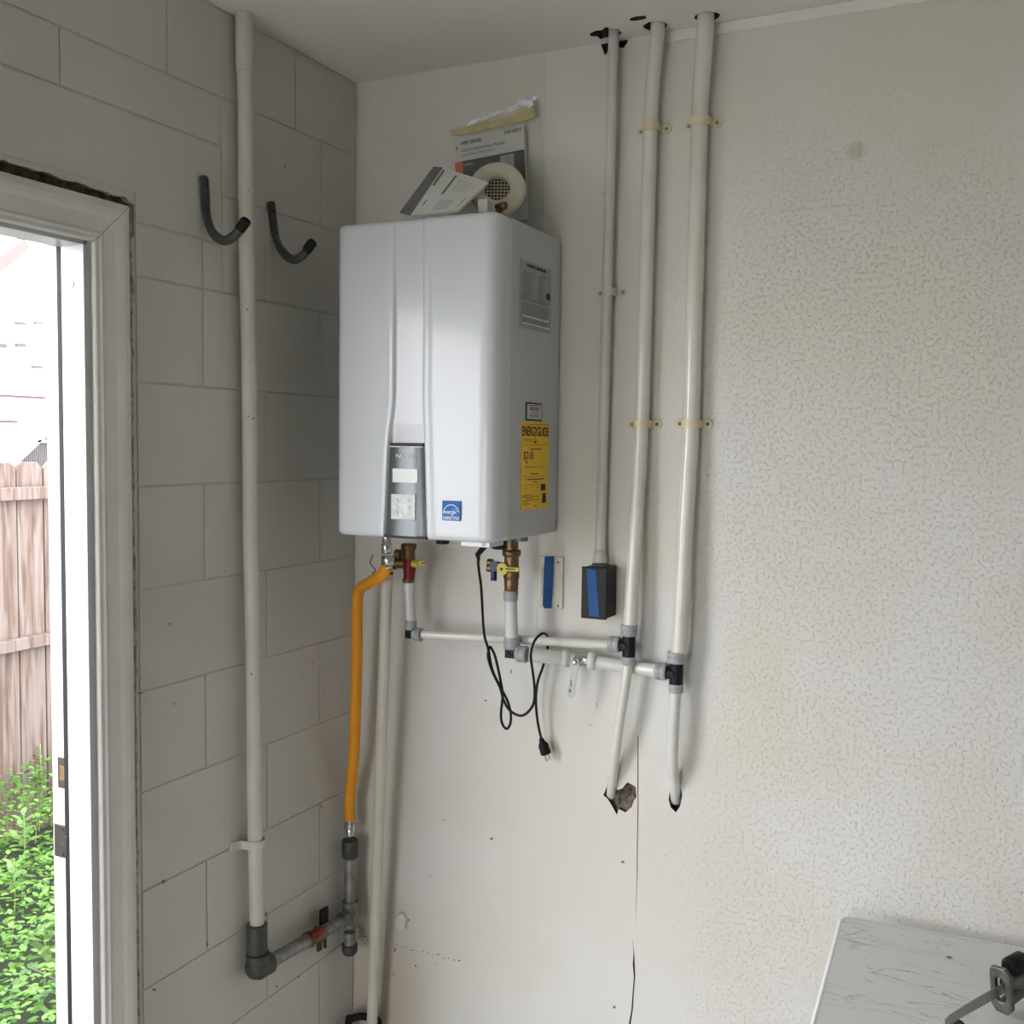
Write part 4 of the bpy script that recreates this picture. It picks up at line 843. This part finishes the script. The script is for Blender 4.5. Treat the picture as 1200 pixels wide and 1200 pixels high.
bg_ = thing('plastic_bag', 'crinkled clear plastic bag taped to the wall around the manual', 'bag', MO-ey*hgt)
bm_ = MB(); nu, nv = 18, 14; vs = []
for j in range(nv+1):
    for i in range(nu+1):
        u = -.06+1.27*i/nu; v = -.13+1.30*j/nv
        p = MO+ex*u*wdt-ey*v*wdt; p.y = -.0325-.004*noise.noise(Vector((u*4, v*2, 1)))-.003*noise.noise(Vector((u*14, v*3, 7))); vs.append(p)
        if u > 1.03: vs[-1].y += .020*min(1, (u-1.03)/.15)
bm_.add(vs, [(j*(nu+1)+i, j*(nu+1)+i+1, (j+1)*(nu+1)+i+1, (j+1)*(nu+1)+i) for j in range(nv) for i in range(nu)], True); bm_.build('film', 'clear', bg_, fixn=False)
tp = [W(530, 158, .038), W(626, 127, .030), W(626.5, 137, .030), W(617, 146, .036), W(531, 164, .038)]
MB().prism([W(528, 152.5, .0375), W(560, 146, .0375), W(600, 136, .0375), W(624, 121, .034), W(627, 136, .034), W(616, 141, .0375), W(560, 154, .0375), W(530, 160, .0375)], (0, -.0005, 0)).build('yellowed_tape', 'ytape', bg_)
tb = MB()
for k in range(26):
    t = k/25; c = W(553, 143, .036).lerp(W(625, 119.5, .034), t); c += Vector((0, random.uniform(-.004, .003), random.uniform(-.003, .005)*(1+1.2*(t > .7)+.8*(t < .12))))
    a = random.uniform(-.5, .5); l_ = random.uniform(.006, .013); h_ = random.uniform(.0012, .0035)*(1.8 if t > .75 or t < .1 else 1)
    tb.add([c+Vector((-l_, 0, -h_*.4+a*.004-.002)), c+Vector((0, -.002, -h_)), c+Vector((l_, 0, a*.003+.003)), c+Vector((0, -.004, h_))], [(0, 1, 3), (1, 2, 3)])
tb.build('torn_edge_glints', 'white', bg_, fixn=False)  # torn plastic edge, its crinkle highlights put in as white slivers
# booklet leaning on the flange
ZT = HT
bk = thing('instruction_booklet', 'folded grey printed booklet leaning at an angle on top of the heater', 'booklet', (.33, -.27, ZT))
A = W(482, 251, .255); B_ = W(536, 246, .255); A.z = ZT+.004; 
A = Vector((.300, -.262, ZT+.003)); 
A = W(481, 252, .285); Bq = W(537, 246, .285); Cq = W(572, 213, .215); Dq = W(519, 196, .215)
nb = (Bq-A).cross(Dq-A).normalized()
def onp(px, py):
    d = ray(px, py); return CAM+d*((A-CAM).dot(nb)/d.dot(nb))
Cq = onp(572, 213)
if nb.y > 0: nb = -nb
MB().prism([A, Bq, Cq, Dq], -nb*.006).build('pages', 'paper', bk, bevel=.001)
E1_ = W(468, 249, .262); F1_ = W(508, 195, .205)
MB().prism([E1_, A, Dq, F1_], -nb*.002).build('folded_flap', 'ink2', bk)
def bq(u0, v0, u1, v1, m, nm='printed_block'):
    f = lambda u, v: A*(1-u)*(1-v)+Bq*u*(1-v)+Cq*u*v+Dq*(1-u)*v+nb*.0006
    MB().add([f(u0, v0), f(u1, v0), f(u1, v1), f(u0, v1)], [(0, 1, 2, 3)]).build(nm, m, bk, fixn=False)
bq(.04, .62, .09, .95, 'ink2'); bq(.34, .45, .39, .92, 'ink2'); bq(.40, .06, .72, .33, 'case'); bq(.12, .20, .14, .32, 'ink'); bq(.90, .1, .92, .42, 'ink2')
for i in range(5): bq(.50+i*.06, .55, .515+i*.06, .86, 'label', 'printed_lines')
# flat sheet under the booklet
sh = MB().prism([W(462, 254, .30), W(500, 251.5, .315), W(505, 248, .26), W(470, 250, .24)], (0, 0, -.001))
# vent flange ring standing behind the booklet
rg_ = thing('flange_ring', 'round cream plastic ring standing on edge on top of the heater', 'ring', (.46, -.16, ZT))
rc = W(583, 223, .15); axd = Vector((.38, -.90, .22)).normalized()
b = MB(); b.lathe(rc-axd*.006, axd, [(0, .029), (0, .060), (.006, .064), (.014, .0625), (.017, .059), (.019, .029), (0, .029)], 40, False); b.build('ring', 'ring', rg_)
MB().lathe(rc-axd*.014, axd, [(0, .028), (.008, .0289)], 30, True).build('core', 'cavity_shade', rg_)
e1 = axd.cross(Z).normalized(); e2 = e1.cross(axd); gb = MB()
for k in range(-3, 4):
    l_ = math.sqrt(.0275**2-(k*.0075)**2)
    for a_, b_ in ((e1, e2), (e2, e1)): gb.obox(rc-axd*.004+a_*k*.0075, b_*l_, a_*.0009, axd*.0012)
gb.build('mesh_insert', 'ring', rg_, kind='stuff')
wb_ = thing('white_cap', 'small white plastic cap on the heater top beside the ring', 'cap', W(570, 246, .27))
c = W(570, 240.5, .27); MB().box((c.x-.0125, -.285, ZT-.001), (c.x+.0105, -.258, c.z+.010)).build('cap', 'jamb', wb_, bevel=.001)
cb_ = thing('brass_coupling', 'small dark brass fitting lying at the foot of the cream ring', 'fitting', W(590, 246, .24))
c = W(589, 242, .24); MB().lathe(c+Vector((-.016, .004, .001)), (1, -.25, 0), [(0, .007), (.012, .007), (.012, .009), (.024, .009), (.026, .006)], 8).sphere(c+Vector((-.01, .006, -.004)), .009, 8).build('fitting', 'brass', cb_)

# ================================================================== TABLE AND SAW
tz = .55; th = .024
c0 = Zp(986, 1073, tz); ca = Vector((math.cos(.045), math.sin(.045), 0)); cbv = Vector((ca.y, -ca.x, 0))
tbl = thing('work_table', 'marble-patterned work table against the wall at lower right', 'table', (c0.x+.6, c0.y-.35, ZF))
def tpnt(u, v, z=tz): return Vector((c0.x, c0.y, 0))+ca*u+cbv*v+Vector((0, 0, z))
cor = []
for (cu, cv_, a0) in ((.022, .022, PI), (1.2-.022, .022, 1.5*PI), (1.2-.022, .68, 0), (.022, .68, .5*PI)):
    for i in range(6):
        a = a0+PI/2*i/5; cor.append(tpnt(cu+.022*math.cos(a), cv_+.022*math.sin(a)))
MB().prism(cor, (0, 0, -th)).build('table_top', 'marble', tbl, bevel=.003, seg=3)
ed = MB()
n = len(cor); ctr = tpnt(.6, .35)
oo = [p+(p-ctr).normalized()*.004 for p in cor]; ii = [p-(p-ctr).normalized()*.004 for p in cor]
V_ = lambda z: Vector((0, 0, z))
ed.add([p+V_(-th) for p in oo]+[p+V_(-.002) for p in oo]+[p*.5+q_*.5+V_(.0018) for p, q_ in zip(oo, ii)]+[p+V_(.0004) for p in ii], [(k*n+i, k*n+(i+1) % n, (k+1)*n+(i+1) % n, (k+1)*n+i) for k in range(3) for i in range(n)], True)
ed.build('edge_band', 'white', tbl, fixn=True)
for (u, v) in ((.12, .10), (1.1, .10), (1.1, .62), (.12, .62)):
    MB().cyl(tpnt(u, v, tz-th), tpnt(u, v, ZF), .016, 12).build('leg', 'hook', tbl)
text('❖  · · · · · ·', .014, tpnt(.20, .10, tz), ca, -cbv, 'ink2', tbl, align='LEFT')
# reciprocating saw
sr = thing('reciprocating_saw', 'reciprocating saw lying on the table with its blade towards the corner', 'saw', Zp(1200, 1190, tz))
TP = Zp(1107, 1197, tz+.030); RP = Zp(1172, 1160, tz+.049)
sd = (RP-TP).normalized(); su = (Z-sd*Z.dot(sd)).normalized(); sl = sd.cross(su)
bld = MB(); nb2 = 22; ptsb = []; ln = (RP-TP).length+.02
top = [(0, .003), (.012, .0075), (ln*.35, .0095), (ln, .0105)]; 
prof3 = [(t, h) for t, h in top]
low_ = []
for i in range(nb2, -1, -1):
    t = ln*i/nb2; low_ += [(t, -.0075-.001*(t/ln)), (max(0, t-ln/nb2*.5), -.0105-.001*(t/ln))]
bp_ = [TP+sd*t+su*h for t, h in prof3+low_[:-1]]
bld.prism(bp_, sl*.0013).build('blade', 'blade', sr)
SC = RP+sd*.000
sh_ = MB(); shp = []
hole_o = [(a, b2) for a, b2 in ((-.017, .036), (.008, .041), (.019, .030), (.021, -.030), (.012, -.042), (-.010, -.044), (-.019, -.034), (-.020, .024))]
for a, b2 in hole_o: shp.append(SC+sl*a+su*b2)
inn = [SC+sl*a*.48+su*(b2*.52) for a, b2 in hole_o]; nH = len(shp)
vs = shp+inn+[p+sd*.009 for p in shp]+[p+sd*.009 for p in inn]; fs = []
for i in range(nH):
    j = (i+1) % nH; fs += [(i, j, nH+j, nH+i), (2*nH+i, 3*nH+i, 3*nH+j, 2*nH+j), (i, 2*nH+i, 2*nH+j, j), (nH+i, nH+j, 3*nH+j, 3*nH+i)]
sh_.add(vs, fs); sh_.build('shoe', 'saw', sr, bevel=.0018)
MB().tube([SC+sd*.006-su*.030, SC+sd*.045-su*.022, SC+sd*.080-su*.010], [.010, .012, .014], 10, .6, 1.).build('shoe_arm', 'saw', sr)
MB().tube([SC+sd*.012+su*.006, SC+sd*.030+su*.006, SC+sd*.075+su*.004, SC+sd*.13, SC+sd*.16], [.010, .016, .022, .027, .030], 16).build('gear_case', 'saw', sr)
MB().tube([SC+sd*.022+su*.030, SC+sd*.028+su*.030, SC+sd*.060+su*.030, SC+sd*.066+su*.030], [.012, .017, .017, .012], 14).build('blade_lever', 'black', sr)
MB().tube([SC+sd*.15, SC+sd*.17, SC+sd*.23, SC+sd*.27+su*.01, SC+sd*.31+su*.004, SC+sd*.33-su*.01], [.030, .036, .036, .028, .024, .020], 16).build('motor_housing', 'black', sr)
kn = thing('black_knob', 'small black round knob at the bottom edge below the saw blade', 'knob', Zp(1122, 1204, tz))
MB().lathe(Zp(1122, 1206, tz), (0, 0, 1), [(0, .011), (.009, .012), (.013, .009)], 16).build('knob', 'black', kn)
